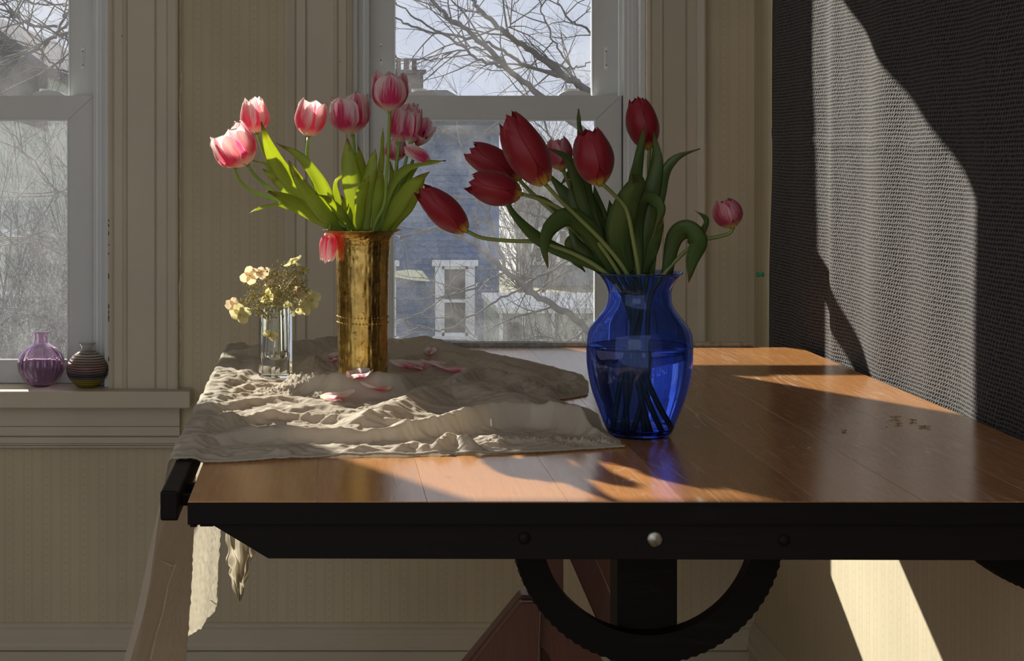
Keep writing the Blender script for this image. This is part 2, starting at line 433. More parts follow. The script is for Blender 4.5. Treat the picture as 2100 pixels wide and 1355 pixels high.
def sash(name, x0, x1, z0, z1, gx0, gx1, gz0, gz1, y0, y1, parent, mitre=True):
    """frame of four mitred members"""
    bm = bmesh.new()
    quads = [[(x0, z0), (x1, z0), (gx1, gz0), (gx0, gz0)], [(x1, z0), (x1, z1), (gx1, gz1), (gx1, gz0)],
             [(x1, z1), (x0, z1), (gx0, gz1), (gx1, gz1)], [(x0, z1), (x0, z0), (gx0, gz0), (gx0, gz1)]]
    g = .0006
    for q in quads:
        cx = sum(p[0] for p in q)/4; cz = sum(p[1] for p in q)/4
        a = [bm.verts.new((cx+(x-cx)*(1-g/abs(x1-x0)), y0, cz+(z-cz)*(1-g/abs(z1-z0)))) for x, z in q]
        b = [bm.verts.new((v.co.x, y1, v.co.z)) for v in a]
        bm.faces.new(a); bm.faces.new(list(reversed(b)))
        for i in range(4): bm.faces.new((a[i], a[(i+1) % 4], b[(i+1) % 4], b[i]))
    bmesh.ops.bevel(bm, geom=[e for e in bm.edges if abs(e.verts[0].co.y-y0) < 1e-6 and abs(e.verts[1].co.y-y0) < 1e-6], offset=.0015, segments=2, affect='EDGES')
    s = bmobj(name, bm, M['vinyl'], parent)
    b_ = .004
    boxes('glazing_bead', [(gx0, gx0+b_, y0-.001, y0+.012, gz0, gz1), (gx1-b_, gx1, y0-.001, y0+.012, gz0, gz1),
                           (gx0+b_, gx1-b_, y0-.001, y0+.012, gz0, gz0+b_), (gx0+b_, gx1-b_, y0-.001, y0+.012, gz1-b_, gz1)], M['beadwhite'], s)
    return s
def window(n, XL, XRt):
    root = empty('window_%d' % n, ((XL+XRt)/2, YW, Z_SILL), ['', 'left double-hung window with a deep painted sill', 'double-hung window behind the table, between the two bouquets'][n], kind='structure')
    mid = (XL+XRt)/2
    # px measured on window 2; offset to the other
    off = XL-pxX(722, 4.66); wide = (XRt-XL)/(606/F*4.66)
    # frame members keep their width; only the glass is narrower in a narrower window
    def X(px, Y):
        return pxX(px, Y)+off if px < 1025 else pxX(px, Y)+off-(606/F*4.66)*(1-wide)
    zt, zb = Z_HEAD, Z_SILL
    yl0, yl1 = 4.765, 4.797   # lower sash
    yu0, yu1 = 4.805, 4.835
    L0, L1 = X(757, yl0), X(1275, yl0); LG0, LG1 = X(806, yl0), X(1222, yl0)
    U0, U1 = X(740, yu0), X(1268, yu0); UG0, UG1 = X(808, yu0), X(1216, yu0)
    zm = pyZ(196, yl0); zg = pyZ(245, yl0); zgb = pyZ(740, yl0)
    # jamb liners, head, sill of the vinyl unit
    boxes('frame', [(XL, L0-.001, 4.735, 4.88, zb, zt), (L1+.001, XRt, 4.735, 4.88, zb, zt), (L0-.001, L1+.001, 4.735, 4.88, zt-.05, zt), (L0-.001, L1+.001, yl0+.001, 4.88, zb, zb+.012),
                    (XL, XL+.014, 4.69, 4.735, zb, zt), (XRt-.014, XRt, 4.69, 4.735, zb, zt)], M['vinyl'], root, .001)
    boxes('track', [(L0-.016, L0-.012, 4.7325, 4.736, zb, zt), (L1+.010, L1+.014, 4.7325, 4.736, zb, zt), (L1+.022, L1+.024, 4.7325, 4.736, zb, zt)], M['beadwhite'], root)
    ls = sash('sash', L0, L1, zb+.006, zm, LG0, LG1, zgb, zg, yl0, yl1, root)
    box('pane', LG0-.004, LG1+.004, yl0+.014, yl0+.018, zgb-.004, zg+.004, M['pane'], ls)
    us = sash('sash', U0, U1, pyZ(245, yu0)+.012, zt-.05, UG0, UG1, zm-.010, zt-.10, yu0, yu1, root)
    box('pane', UG0-.004, UG1+.004, yu0+.012, yu0+.016, zm-.016, zt-.096, M['pane'], us)
    # dark seams
    boxes('gasket', [(L1+.0002, L1+.0022, 4.752, 4.764, zb, zm), (L0-.0022, L0-.0002, 4.752, 4.764, zb, zm)], M['gasket'], root)
    # insect screen outside the lower sash
    me = bpy.data.meshes.new('insect_screen')
    a, b = X(730, 4.86), X(1290, 4.86)
    me.from_pydata([(a, 4.862, zb), (b, 4.862, zb), (b, 4.862, zm-.035), (a, 4.862, zm-.035)], [], [(0, 1, 2, 3)])
    link('insect_screen', me, M['screen1'] if n == 2 else M['screen2'], root)
    # sash locks on the meeting rail
    for px in (866, 1178):
        bm = bmesh.new(); cxl = X(px, 4.78)
        vs = []
        prof = [(-.052, 0), (-.048, .004), (-.036, .010), (-.015, .014), (.015, .014), (.036, .010), (.048, .004), (.052, 0)]
        lo = [bm.verts.new((cxl+x*.88, 4.768, zm+z)) for x, z in prof]; hi = [bm.verts.new((cxl+x*.88, 4.792, zm+z)) for x, z in prof]
        bm.faces.new(lo); bm.faces.new(list(reversed(hi)))
        for i in range(len(prof)):
            j = (i+1) % len(prof); bm.faces.new((lo[i], hi[i], hi[j], lo[j]))
        bmesh.ops.bevel(bm, geom=list(bm.edges), offset=.0015, segments=2, affect='EDGES')
        lk = bmobj('sash_lock', bm, M['beadwhite'], root)
        box('lock_lever', cxl-.028, cxl+.012, 4.795, 4.803, zm+.012, zm+.020, M['vinyl'], lk, .001)
    # night latches in the upper stiles
    for px in (781, 1243):
        xc = X(px, yu0); z1 = pyZ(86 if px == 781 else 96, yu0); z0 = z1-.062
        bm = bmesh.new(); bm_box(bm, xc-.0055, xc+.0055, yu0-.003, yu0+.002, z0, z1, .0025)
        lt = bmobj('night_latch', bm, M['beadwhite'], root)
        boxes('latch_slot', [(xc-.002, xc+.002, yu0-.0036, yu0-.002, z0+.010, z0+.013), (xc-.002, xc+.002, yu0-.0036, yu0-.002, z1-.014, z1-.011)], M['gasket'], lt)
        box('latch_tongue', xc-.0032, xc+.0032, yu0-.0042, yu0-.0025, z0+.014, z1-.016, M['vinyl'], lt, .0008)
    # wooden casings
    for side in (0, 1):
        if side == 0: x0, x1, fl = XL-(137/F*4.66), XL, True
        else: x0, x1, fl = XRt, XRt+((143 if n == 1 else 118)/F*4.66), False
        casing(x0, x1, Z_SILL, Z_HEAD+.12, root, fl)
    box('head_casing', XL, XRt, YW-.022, YW-.001, Z_HEAD, Z_HEAD+.12, M['trim'], root, .002)
    # stool and apron
    xs0, xs1 = XL-.208, XRt+.222
    if n == 2: xs1 = XRt+.195
    box('stool', xs0, xs1, 4.60, 4.745, Z_SILL-.045, Z_SILL, M['trim'], root, .004)
    box('sill_board', XL, XRt, 4.745, 4.80, Z_SILL-.03, Z_SILL-.001, M['trim'], root, .001)
    za, zb2 = Z_SILL-.045, pyZ(917, 4.66)
    h = za-zb2
    ax0, ax1 = xs0+.03, xs1-.032
    boxes('apron', [(ax0, ax1, YW-.020, YW-.001, zb2+h*.50, za-.0005), (ax0, ax1, YW-.018, YW-.001, zb2+h*.27, zb2+h*.49), (ax0, ax1, YW-.026, YW-.001, zb2+h*.10, zb2+h*.25),
                    (ax0, ax1, YW-.022, YW-.001, zb2+h*.05, zb2+h*.09), (ax0, ax1, YW-.028, YW-.001, zb2, zb2+h*.045), (ax0, ax1, YW-.012, YW-.001, zb2, za-.0005)], M['trim'], root, .0012)
    return root
for n, a, b in wins: window(n, a, b)

# worn paint chips along the left casing edge and torn wallpaper line
rnd = random.Random(3)
chip = simple('bare_wood_chip', (.05, .035, .022), .8)
vs, fs = [], []
XRt = wins[0][2]
for py in (452, 462, 478, 502, 520, 566, 628, 640, 736, 650, 655):
    z = pyZ(py, 4.66); h = rnd.uniform(.002, .009); w_ = rnd.uniform(.002, .004); b = len(vs)
    vs += [(XRt-.0005, YW-.0170, z-h), (XRt+w_, YW-.0170, z-h*.6), (XRt+w_*.7, YW-.0170, z+h*.4), (XRt-.0005, YW-.0170, z+h),
           (XRt-.0005, YW-.0158, z-h), (XRt+w_, YW-.0158, z-h*.6), (XRt+w_*.7, YW-.0158, z+h*.4), (XRt-.0005, YW-.0158, z+h)]
    fs += [(b, b+1, b+2, b+3), (b+4, b+7, b+6, b+5), (b, b+4, b+5, b+1), (b+1, b+5, b+6, b+2), (b+2, b+6, b+7, b+3)]
w1 = bpy.data.objects['window_1']
tag(pyobj('paint_chips', vs, fs, chip, w1, False), kind='stuff')
# ragged caulk bead beside left casing
pale = simple('old_caulk', (.80, .76, .64), .7, var=.2, vscale=60)
pts = []; rad = []
for i in range(90):
    z = Z_SILL+.012+i*.0165
    pts.append(Vector((wins[0][2]+(145/F*4.66)+.004*noise.noise(Vector((0, 0, z*14)))+.002, YW-.001, z)))
    rad.append(.0012+.0035*abs(noise.noise(Vector((3, 0, z*9))))*(1.6 if z < 1.1 else 1))
tube('caulk_bead', pts, rad, pale, w1, 6)
# small dark specks: nail holes
for px, py in ((250, 74), (344, 355)):
    p = P(px, py, YW-.024); tube('nail_hole', [p+Vector((0, .003, 0)), p+Vector((0, -.0006, 0))], [.0015, .0012], chip, w1, 6)
p = P(698, 126, YW-.022); tube('nail_hole', [p+Vector((0, .003, 0)), p+Vector((0, -.0006, 0))], [.0015, .0012], chip, bpy.data.objects['window_2'], 6)

# ---------------------------------------------------------------- curtain on the right wall
m, t, out = newmat('dark_waffle_cloth')
p = N(t, 'BsdfPrincipled', Roughness=.85); p.inputs['Specular IOR Level'].default_value = .15
g = t.nodes.new('ShaderNodeNewGeometry'); s = t.nodes.new('ShaderNodeSeparateXYZ'); t.links.new(g.outputs['Position'], s.inputs[0])
wob = noise_(t, coords(t, kind='World'), 6, 3)
yy = math_(t, 'ADD', math_(t, 'DIVIDE', s.outputs[1], .0105), math_(t, 'MULTIPLY', wob, 1.5))
zrow = math_(t, 'ADD', math_(t, 'DIVIDE', s.outputs[2], .0078), math_(t, 'MULTIPLY', wob, 1.2))
row = math_(t, 'FLOOR', zrow)
fy = math_(t, 'FRACT', math_(t, 'ADD', math_(t, 'ADD', yy, math_(t, 'ADD', math_(t, 'MULTIPLY', row, .37), math_(t, 'MULTIPLY', math_(t, 'FRACT', zrow), .55))), math_(t, 'MULTIPLY', noise_(t, coords(t, kind='World'), 120, 2), 1.3)))
fz = math_(t, 'FRACT', zrow)
a1 = math_(t, 'SINE', math_(t, 'MULTIPLY', fy, 3.14159)); b1 = math_(t, 'SINE', math_(t, 'MULTIPLY', fz, 3.14159))
pit = math_(t, 'POWER', math_(t, 'MULTIPLY', a1, b1), 1.3)
cc = ramp(t, pit, [(.10, (.092, .088, .088)), (.62, (.016, .015, .018))])
t.links.new(cc.outputs[0], p.inputs['Base Color'])
t.links.new(bump(t, math_(t, 'MULTIPLY', pit, -1), .7, .0030), p.inputs['Normal']); t.links.new(p.outputs[0], out.inputs[0])
M['curtain'] = m
def curtain_x(Y, z):
    e = ss(4.0, 4.42, Y)
    x = 1.124-.006*math.sin(Y*9+z*.7)-.004*math.sin(Y*23+1.3*z)-.012*math.exp(-((Y-3.86-.02*z)/.05)**2)
    x += .003*noise.noise(Vector((Y*5, z*4, 2)))
    # pressed-in horizontal crease
    x -= .0035*math.exp(-((z-1.43-.03*(Y-3.4)**2)/.006)**2)
    return min(x, 1.1325)
ny, nzz = 240, 160
vs, fs, uv = [], [], []
for i in range(ny+1):
    Y = lerp(2.0, 4.47, i/ny)
    for j in range(nzz+1):
        z = lerp(.885, 2.72, j/nzz)
        dy = 0
        if i > ny-14: dy = (.012*noise.noise(Vector((0, z*3.2, 5)))-.012+.018*ss(1.2, 2.3, z)*0)*((i-ny+14)/14)+(-.055*(z-1.42)/1.3)*((i-ny+14)/14)*.5
        vs.append((curtain_x(Y, z), Y+dy, z)); uv.append((i/ny, j/nzz))
for i in range(ny):
    for j in range(nzz):
        a = i*(nzz+1)+j; fs.append((a, a+nzz+1, a+nzz+2, a+1))
cur = pyobj('curtain', vs, fs, M['curtain'], None, True, uv)
md = cur.modifiers.new('thick', 'SOLIDIFY'); md.thickness = .002; md.offset = 0
tag(cur, 'charcoal waffle-weave cloth hanging flat over the side wall, partly sunlit', 'curtain')
# cream selvage along its far edge
pts = [Vector(vs[ny*(nzz+1)+j])+Vector((-.001, .004, 0)) for j in range(0, nzz+1, 2)]
v2, f2 = [], []
for q in pts:
    w_ = .010+.006*noise.noise(Vector((1, 1, q.z*6)))
    v2 += [q+Vector((0, -.004, 0)), q+Vector((.0, w_, 0)), q+Vector((.003, w_, 0)), q+Vector((.003, -.004, 0))]
for i in range(len(pts)-1):
    for k in range(4):
        f2.append((i*4+k, i*4+(k+1) % 4, (i+1)*4+(k+1) % 4, (i+1)*4+k))
o = pyobj('selvage', v2, f2, simple('cream_cloth_edge', (.62, .55, .42), .8), cur); o['label'] = 'cream raw edge of the curtain'
# green push pin
pc = Vector((1.112, 4.47, pyZ(563, 4.47)))
pin = empty('push_pin', pc, 'tiny green push pin at the far edge of the dark curtain', 'pin')
green = simple('green_plastic', (.01, .35, .16), .35)
tube('pin_head', [pc+Vector((-.018, 0, 0)), pc+Vector((-.016, 0, 0)), pc+Vector((-.006, 0, 0)), pc+Vector((-.004, 0, 0)), pc+Vector((.0, 0, 0))], [.005, .0065, .0035, .006, .006], green, pin, 14)
tube('pin_point', [pc+Vector((0, 0, 0)), pc+Vector((.024, 0, 0))], [.0006, .0002], M['metal'], pin, 6)

# ---------------------------------------------------------------- drafting table
TZ = .96; TX0, TX1, TY0, TY1 = -.182, 1.104, 2.30, 4.10
tab = empty('drafting_table', ((TX0+TX1)/2, (TY0+TY1)/2, 0), 'wide worn wooden drafting table with dark frame under the bouquets', 'table')
npl = 8; wpl = (TX1-TX0)/npl
edges = [TX0]
rw = [1.05, .9, 1.15, .95, 1.1, .85, 1.0, 1.0]; sm = sum(rw)
for r in rw: edges.append(edges[-1]+(TX1-TX0)*r/sm)
for i in range(npl):
    a, b = edges[i], edges[i+1]
    o = box('plank', a+.0001, b-.0001, TY0, TY1, TZ-.030, TZ-.0002*(i % 2), M['top'], tab, .0004)
# dark front edge strip (breadboard face) and rear ledge
box('edge_strip', TX0, TX1, TY0-.004, TY0-.0002, TZ-.030, TZ-.0012, M['black'], tab, .0008)
zc0, zc1 = pyZ(1143, 2.31), TZ-.0305
xa, xb = pxX(432, 2.3), pxX(550, 2.3)
prism('cleat', [(xa, zc1), (TX1, zc1), (TX1, zc0-.003), (xb, zc0)], 2.304, 2.34, M['black'], tab, .001)
prism('cleat', [(xa, zc1), (TX1, zc1), (TX1, zc0), (xb, zc0)], 3.98, 4.02, M['black'], tab, .001)
# splintered underside lip of the front left corner
boxes('corner_lip', [(TX0+.003, TX0+.012, TY0-.001, TY0+.03, TZ-.0335, TZ-.0302), (TX0+.016, xa+.004, TY0-.002, TY0+.03, TZ-.0325, TZ-.0302)], M['black'], tab, .0006)
# side ledge (pencil batten) with brackets
bx0, bx1 = -.2215, -.1975
box('side_ledge', bx0, bx1, 2.335, 4.06, TZ-.033, TZ+.0065, M['black'], tab, .003)
for y in (2.40, 2.48, 3.2, 3.9):
    box('ledge_bracket', bx1-.001, TX0+.001, y, y+.018, TZ-.026, TZ-.012, M['black'], tab, .001)
# rear ledge strip
box('rear_ledge', pxX(560, 4.13), pxX(1541, 4.13), 4.112, 4.150, TZ-.02, TZ+.0085, M['black'], tab, .002)
box('ledge_trim', pxX(560, 4.13), pxX(1541, 4.13), 4.108, 4.1125, TZ-.02, TZ+.0098, M['metal'], tab, .0008)
# bolts
for px, py, r, mm in ((1343, 1105, .0112, 'metal'), (1075, 1103, .008, 'black'), (1608, 1107, .008, 'black')):
    c = P(px, py, 2.304)
    prof = [(0, .0045), (r*.6, .0040), (r*.9, .0020), (r, 0), (r, -.001)]
    v_, f_ = [], []
    for rr, d in prof:
        for k in range(28):
            an = 2*math.pi*k/28; v_.append((c.x+rr*math.cos(an), 2.304-d, c.z+rr*math.sin(an)))
    for i in range(len(prof)-1):
        for k in range(28): f_.append((i*28+k, i*28+(k+1) % 28, (i+1)*28+(k+1) % 28, (i+1)*28+k))
    o = pyobj('bolt_head', v_, f_, M[mm], tab)
    if mm == 'metal': o['label'] = 'worn steel bolt head'
# ratchet arcs
def arc(cx, cz, ro, ri, a0, a1, y0, y1, teeth, deep=.0022):
    n = int(teeth)*2; vo = []; vi = []
    for i in range(n+1):
        a = math.radians(lerp(a0, a1, i/n)); rr = ro if i % 2 == 0 else ro-deep
        vo.append((cx+rr*math.cos(a), cz+rr*math.sin(a))); vi.append((cx+ri*math.cos(a), cz+ri*math.sin(a)))
    vs, fs = [], []
    for y in (y0, y1):
        for p_ in vo: vs.append((p_[0], y, p_[1]))
        for p_ in vi: vs.append((p_[0], y, p_[1]))
    k = n+1
    for i in range(n):
        fs += [(i, i+1, k+i+1, k+i), (2*k+i, 3*k+i, 3*k+i+1, 2*k+i+1), (i, 2*k+i, 2*k+i+1, i+1), (k+i, k+i+1, 3*k+i+1, 3*k+i)]
    fs += [(0, k, 3*k, 2*k), (n, 2*k+n, 3*k+n, k+n)]
    return pyobj('ratchet_arc', vs, fs, M['black'], tab, False)
YA = 2.52
c = P(1330, 1083, YA); s_ = YA/F
arc(c.x, c.z, 281*s_, 219*s_, 180, 360, YA, YA+.03, 44)
YB = 2.44; c = P(2250, 837, YB); s_ = YB/F
arc(c.x, c.z, 400*s_, 300*s_, 228, 272, YB, YB+.03, 20, .006)
# central post
box('post', pxX(1267, 2.55), pxX(1390, 2.55), 2.552, 2.62, 0, TZ-.034, M['black'], tab, .003)
box('crossbar', TX0+.12, TX1-.08, 2.60, 2.66, TZ-.078, TZ-.0305, M['black'], tab, .002)
# rear trestle in red-brown wood
YT = 3.30
box('trestle_post', pxX(1108, YT), pxX(1156, YT), YT, YT+.05, 0, TZ-.031, M['redwood'], tab, .002)
def pz(px, py, Y): q = P(px, py, Y); return (q.x, q.z)
prism('trestle_gusset', [pz(1064, 1208, YT), pz(1152, 1208, YT), pz(1240, 1360, YT), pz(1262, 1420, YT), pz(1150, 1420, YT), pz(1118, 1330, YT), pz(1090, 1300, YT), pz(1040, 1420, YT), pz(900, 1420, YT), pz(940, 1360, YT)], YT-.045, YT-.002, M['redwood'], tab, .002)
prism('trestle_panel', [pz(1060, 1214, YT), pz(1100, 1214, YT), pz(1090, 1440, YT), pz(880, 1440, YT)], YT-.075, YT-.047, M['redwood'], tab, .002)
prism('brace', [pz(1168, 1143, 3.5), pz(1222, 1143, 3.5), pz(1340, 1420, 3.5), pz(1290, 1420, 3.5)], 3.5, 3.53, M['redwood'], tab, .002)
prism('brace', [pz(1222, 1143, 3.7), pz(1262, 1143, 3.7), pz(1360, 1420, 3.7), pz(1325, 1420, 3.7)], 3.7, 3.73, M['redwood'], tab, .002)

# ---------------------------------------------------------------- linen cloth
BR = (pxX(744, 3.33), 3.33)      # brass vase centre
CR = (pxX(565, 3.54), 3.54)      # crystal vase centre
BV = (pxX(1311.5, 2.83), 2.83)   # blue vase centre
def tp(px, py, h=0.0):           # point of the table plane raised by h, under a pixel of the photo
    Y = (CZ-TZ-h)*F/(py-CY); return ((px-CX)/F*Y, Y)
ridges = [   # crest lines (x, y[, height]), height, spread toward the front, spread toward the back
 ([(376, 922, .006), (410, 904, .014), (470, 887, .020), (560, 880, .022), (680, 882, .022), (780, 878, .026), (880, 853, .036), (1000, 829, .044), (1100, 821, .046), (1190, 838, .042), (1226, 866, .026)], .03, .0125, .030),
 ([(440, 866), (520, 850), (600, 846), (680, 853), (760, 862), (860, 866)], .016, .011, .026),
 ([(430, 838), (520, 824), (600, 822), (680, 830)], .010, .012, .020),
 ([(596, 778, .02), (640, 768, .040), (690, 763, .050), (750, 763, .051), (810, 768, .046), (850, 780, .028), (880, 792, .014)], .04, .020, .024),
 ([(760, 848), (810, 826), (860, 806), (920, 792), (1000, 800), (1060, 812)], .026, .034, .045),
 ([(530, 712), (640, 700), (700, 692), (780, 688), (850, 688), (895, 700)], .026, .035, .05),
 ([(800, 745), (850, 728), (900, 722), (960, 732), (1020, 748), (1080, 765)], .016, .018, .035),
 ([(930, 778), (970, 762), (1010, 760), (1060, 774)], .018, .016, .024), ([(1090, 778), (1120, 768), (1160, 765), (1190, 775)], .012, .014, .022),
 ([(1030, 800), (1060, 788), (1090, 790), (1130, 806)], .014, .016, .024), ([(1000, 748), (1040, 742), (1090, 752)], .010, .012, .02),
 ([(880, 758), (930, 746), (980, 752)], .010, .012, .02), ([(1130, 800), (1170, 790), (1200, 796)], .009, .012, .02),
 ([(560, 930), (580, 922), (605, 928)], .012, .010, .014), ([(680, 926), (740, 916), (800, 920), (850, 908), (880, 916)], .012, .010, .012),
 ([(880, 915), (905, 898), (935, 888), (965, 900), (990, 912)], .020, .012, .012), ([(1000, 912), (1060, 904), (1120, 906)], .008, .010, .014),
 ([(640, 738), (660, 727), (690, 735)], .026, .026, .028),
 ([(540, 765), (600, 752), (640, 745)], .010, .014, .02), ([(480, 782), (510, 764), (525, 738)], .010, .012, .02),
 ([(470, 805), (520, 792), (580, 790)], .009, .011, .018), ([(455, 822), (500, 808), (560, 806)], .006, .009, .014),
 ([(600, 838), (660, 836), (720, 846)], .008, .010, .014), ([(410, 880), (450, 868), (500, 868)], .008, .010, .014),
]
RG = []
for pts_, h_, wf, wb in ridges:
    q = []
    for e in pts_:
        hh_ = e[2] if len(e) > 2 else h_
        q.append(Vector((*tp(e[0], e[1], hh_), hh_)))
    RG.append((spline(q, 20), h_, wf, wb))
def ridge_h(x, y):
    tot = 0; big = 0
    for q, h_, wf, wb in RG:
        best = 9; side = 0; tt = 0; hh_ = 0
        for i in range(len(q)-1):
            ax, ay = q[i].x, q[i].y
            if abs(ay-y) > .16: continue
            dx, dy = q[i+1].x-ax, q[i+1].y-ay
            L = dx*dx+dy*dy
            t = ((x-ax)*dx+(y-ay)*dy)/L; t = 0 if t < 0 else 1 if t > 1 else t
            ex, ey = x-ax-dx*t, y-ay-dy*t; d = ex*ex+ey*ey
            if d < best: best = d; side = dx*ey-dy*ex; tt = (i+t)/(len(q)-1); hh_ = q[i].z+(q[i+1].z-q[i].z)*t
        if best > .0256: continue
        w_ = wb if side > 0 else wf
        v = hh_*math.exp(-best/(w_*w_))*(.9+.2*noise.noise(Vector((tt*6, h_*300, 0))))
        tot += v; big = max(big, v)
    return min(tot, big+.3*(tot-big))
lace = [(tp(612, 795, .01), .085, .075), (tp(1180, 912), .16, .035), (tp(660, 742, .02), .045, .05), (tp(700, 700, .02), .07, .05), (tp(1150, 800, .01), .10, .06)]
XRtab = [(2.56, .455), (2.72, .462), (2.895, .456), (3.055, .471), (3.12, .462), (3.17, .440), (3.22, .425), (3.28, .487), (3.436, .5135), (3.58, .522), (3.70, .483), (3.83, .436), (3.97, .364), (4.10, .270)]
YFtab = [(-.24, 2.560), (-.13, 2.590), (.02, 2.635), (.17, 2.650), (.31, 2.665), (.46, 2.715)]
def cloth_top(x, y):
    h = ridge_h(x, y)
    wx_, wy_ = x+.03*noise.noise(Vector((x*6, y*6, 8))), y+.03*noise.noise(Vector((x*6, y*6, 12)))
    n = .0055*noise.fractal(Vector((wx_*8, wy_*20, 1)), 1.0, 2.0, 4)+.0085*(.5-abs(noise.noise(Vector((wx_*11, wy_*26, 4)))))**2*2+.0034*(.5-abs(noise.noise(Vector((wx_*42+wy_*20, wy_*70, 6)))))*1.5
    h += n+.0016
    for (lx, ly), rx, ry in lace:
        d = ((x-lx)/rx)**2+((y-ly)/ry)**2
        if d < 1: h += (1-d)**.5*.0055*(abs(noise.noise(Vector((x*190, y*150, 9))))*2.0-.2)
    for (cx_, cy_), rr in ((BR, .051), (CR, .052), (BV, .066)):
        d = math.hypot(x-cx_, y-cy_)
        k = ss(rr*.9, rr*1.5, d) if rr != .052 else ss(rr*.9, rr*1.45, d)
        h = h*k+.0035*(1-k)
    return TZ+max(.0022, h)
NU, NV, NH = 330, 430, 90
vs, fs, uv = [], [], []
for j in range(NV+1):
    v = (j/NV)**1.35
    for i in range(-NH, NU+1):
        if i >= 0:
            u = i/NU
            yf = interp(YFtab, lerp(-.222, .46, u)); Y = lerp(yf, 4.10, v)+.006*noise.noise(Vector((u*9, 0, 3)))*(1-v)
            xr = interp(XRtab, Y)+.006*noise.noise(Vector((Y*20, 1, 0)))
            X = lerp(-.2225, xr, u)
            z = cloth_top(X, Y); ed = .15+.85*ss(0, .024, min(Y-yf, (xr-X)*.8)); z = TZ+.002+(z-TZ-.002)*ed
            led = ss(-.178, -.199, X); z = max(z, TZ+.0022)+.0075*led
            # rim: thin hem lies down on the table at the free edges
            vs.append((X, Y, z))
        else:
            Y = lerp(interp(YFtab, -.222), 4.085, v)
            s = -i/NH*lerp(.46, .045, ss(3.60+.03*math.sin(i*.13), 3.70, Y))
            r = .010; z0 = TZ+.002+(cloth_top(-.2225, Y)-TZ-.002)*(.15+.85*ss(0, .024, Y-interp(YFtab, -.222))); z0 = max(z0, TZ+.0022)+.0075
            if s < r*1.57:
                a = s/r; X = -.2225-r*math.sin(a); z = z0-r*(1-math.cos(a))
            else:
                d = s-r*1.57; z = z0-r-d; X = -.2325
                fl = d/.35
                ph = 2*math.pi*(Y-2.56)/.42
                X += -.085*fl*(1.0-.75*ss(2.60, 2.95, Y))+.011*min(1, fl*2)*math.sin(ph+1.2)+.005*min(1, fl*3)*math.sin(ph*2.7+d*5)
                X += .0035*noise.noise(Vector((Y*9, d*7, 7)))
                X += .028*ss(3.1, 3.5, Y)*min(1, fl*5)
                # lacy band
                if 2.78 < Y < 3.5 and d > .10: X += .0035*noise.noise(Vector((0, Y*120, d*120)))
                Y -= .010*fl*(1-v)
            vs.append((X, Y, z))
        uv.append(((i+NH)/(NU+NH), v))
W = NU+NH+1
for j in range(NV):
    for i in range(W-1):
        a = j*W+i; fs.append((a, a+1, a+W+1, a+W))
m, t, out = newmat('linen')
v_ = coords(t, kind='World')
wx = N(t, 'TexWave', Scale=420.0, Distortion=1.5); wx.bands_direction = 'X'; t.links.new(v_, wx.inputs['Vector'])
wy = N(t, 'TexWave', Scale=420.0, Distortion=1.5); wy.bands_direction = 'Y'; t.links.new(v_, wy.inputs['Vector'])
wv = math_(t, 'MULTIPLY', math_(t, 'ADD', wx.outputs['Fac'], wy.outputs['Fac']), .5)
cr_ = noise_(t, v_, 28, 6, .6)
cc = ramp(t, math_(t, 'ADD', math_(t, 'MULTIPLY', noise_(t, v_, 4, 4), .8), math_(t, 'MULTIPLY', wv, .2)), [(.3, (.55, .50, .40)), (.7, (.70, .65, .55))])
p = N(t, 'BsdfPrincipled', Roughness=.85); p.inputs['Specular IOR Level'].default_value = .2; t.links.new(cc.outputs[0], p.inputs['Base Color'])
hh = math_(t, 'ADD', math_(t, 'MULTIPLY', wv, .12), cr_)
bn = bump(t, hh, .55, .0035); t.links.new(bn, p.inputs['Normal'])
tl = N(t, 'BsdfTranslucent', Color=(.80, .75, .60, 1)); t.links.new(bn, tl.inputs['Normal'])
mx = t.nodes.new('ShaderNodeMixShader'); mx.inputs[0].default_value = .30
t.links.new(p.outputs[0], mx.inputs[1]); t.links.new(tl.outputs[0], mx.inputs[2]); t.links.new(mx.outputs[0], out.inputs[0])
M['linen'] = m
cl = empty('linen_cloth', (0, 3.3, TZ), 'crumpled off-white linen cloth with crochet lace draped over the table end', 'tablecloth')
sheet = pyobj('sheet', vs, fs, M['linen'], cl, True, uv)
# rolled hem along the front edge, beaded
hp = [Vector(vs[i+NH])+Vector((0, -.0012, .0002)) for i in range(0, NU+1, 2)]
tube('hem', hp, [.0022+.0006*math.sin(k*2.1) for k in range(len(hp))], M['linen'], cl, 6)
# picot beads on the hem
bm = bmesh.new()
for k in range(0, NU*2):
    i = k/2; a = Vector(vs[int(i)+NH]); b = Vector(vs[min(int(i)+1, NU)+NH]); q = a.lerp(b, i % 1)
    bmesh.ops.create_icosphere(bm, subdivisions=1, radius=.0016, matrix=Matrix.Translation(q+Vector((0, -.0035, .0006))))
tag(bmobj('picot_edging', bm, M['linen'], cl, True), kind='stuff')
# ladder hemstitching: rows of small openings, as pale bars over dark slots
dark = simple('stitch_gap', (.10, .08, .05), .9); lightthread = simple('stitch_thread', (.85, .80, .66), .7)
def on_sheet(ui, vj):
    i = max(0, min(W-1, int(ui))); j = max(0, min(NV, int(vj))); return Vector(vs[j*W+i])
def stitch_line(pts_, n, off):
    bm = bmesh.new()
    for k in range(n):
        t_ = k/(n-1)*(len(pts_)-1); a = min(int(t_), len(pts_)-2)
        q = pts_[a].lerp(pts_[a+1], t_-a); d = (pts_[a+1]-pts_[a]).normalized()
        mt = Matrix.Translation(q+off) @ d.to_track_quat('Z', 'Y').to_matrix().to_4x4() @ Matrix.Diagonal((.0022, .0016, .0032, 1))
        bmesh.ops.create_icosphere(bm, subdivisions=1, radius=1, matrix=mt)
    return tag(bmobj('hemstitch', bm, lightthread, cl, True), kind='stuff')
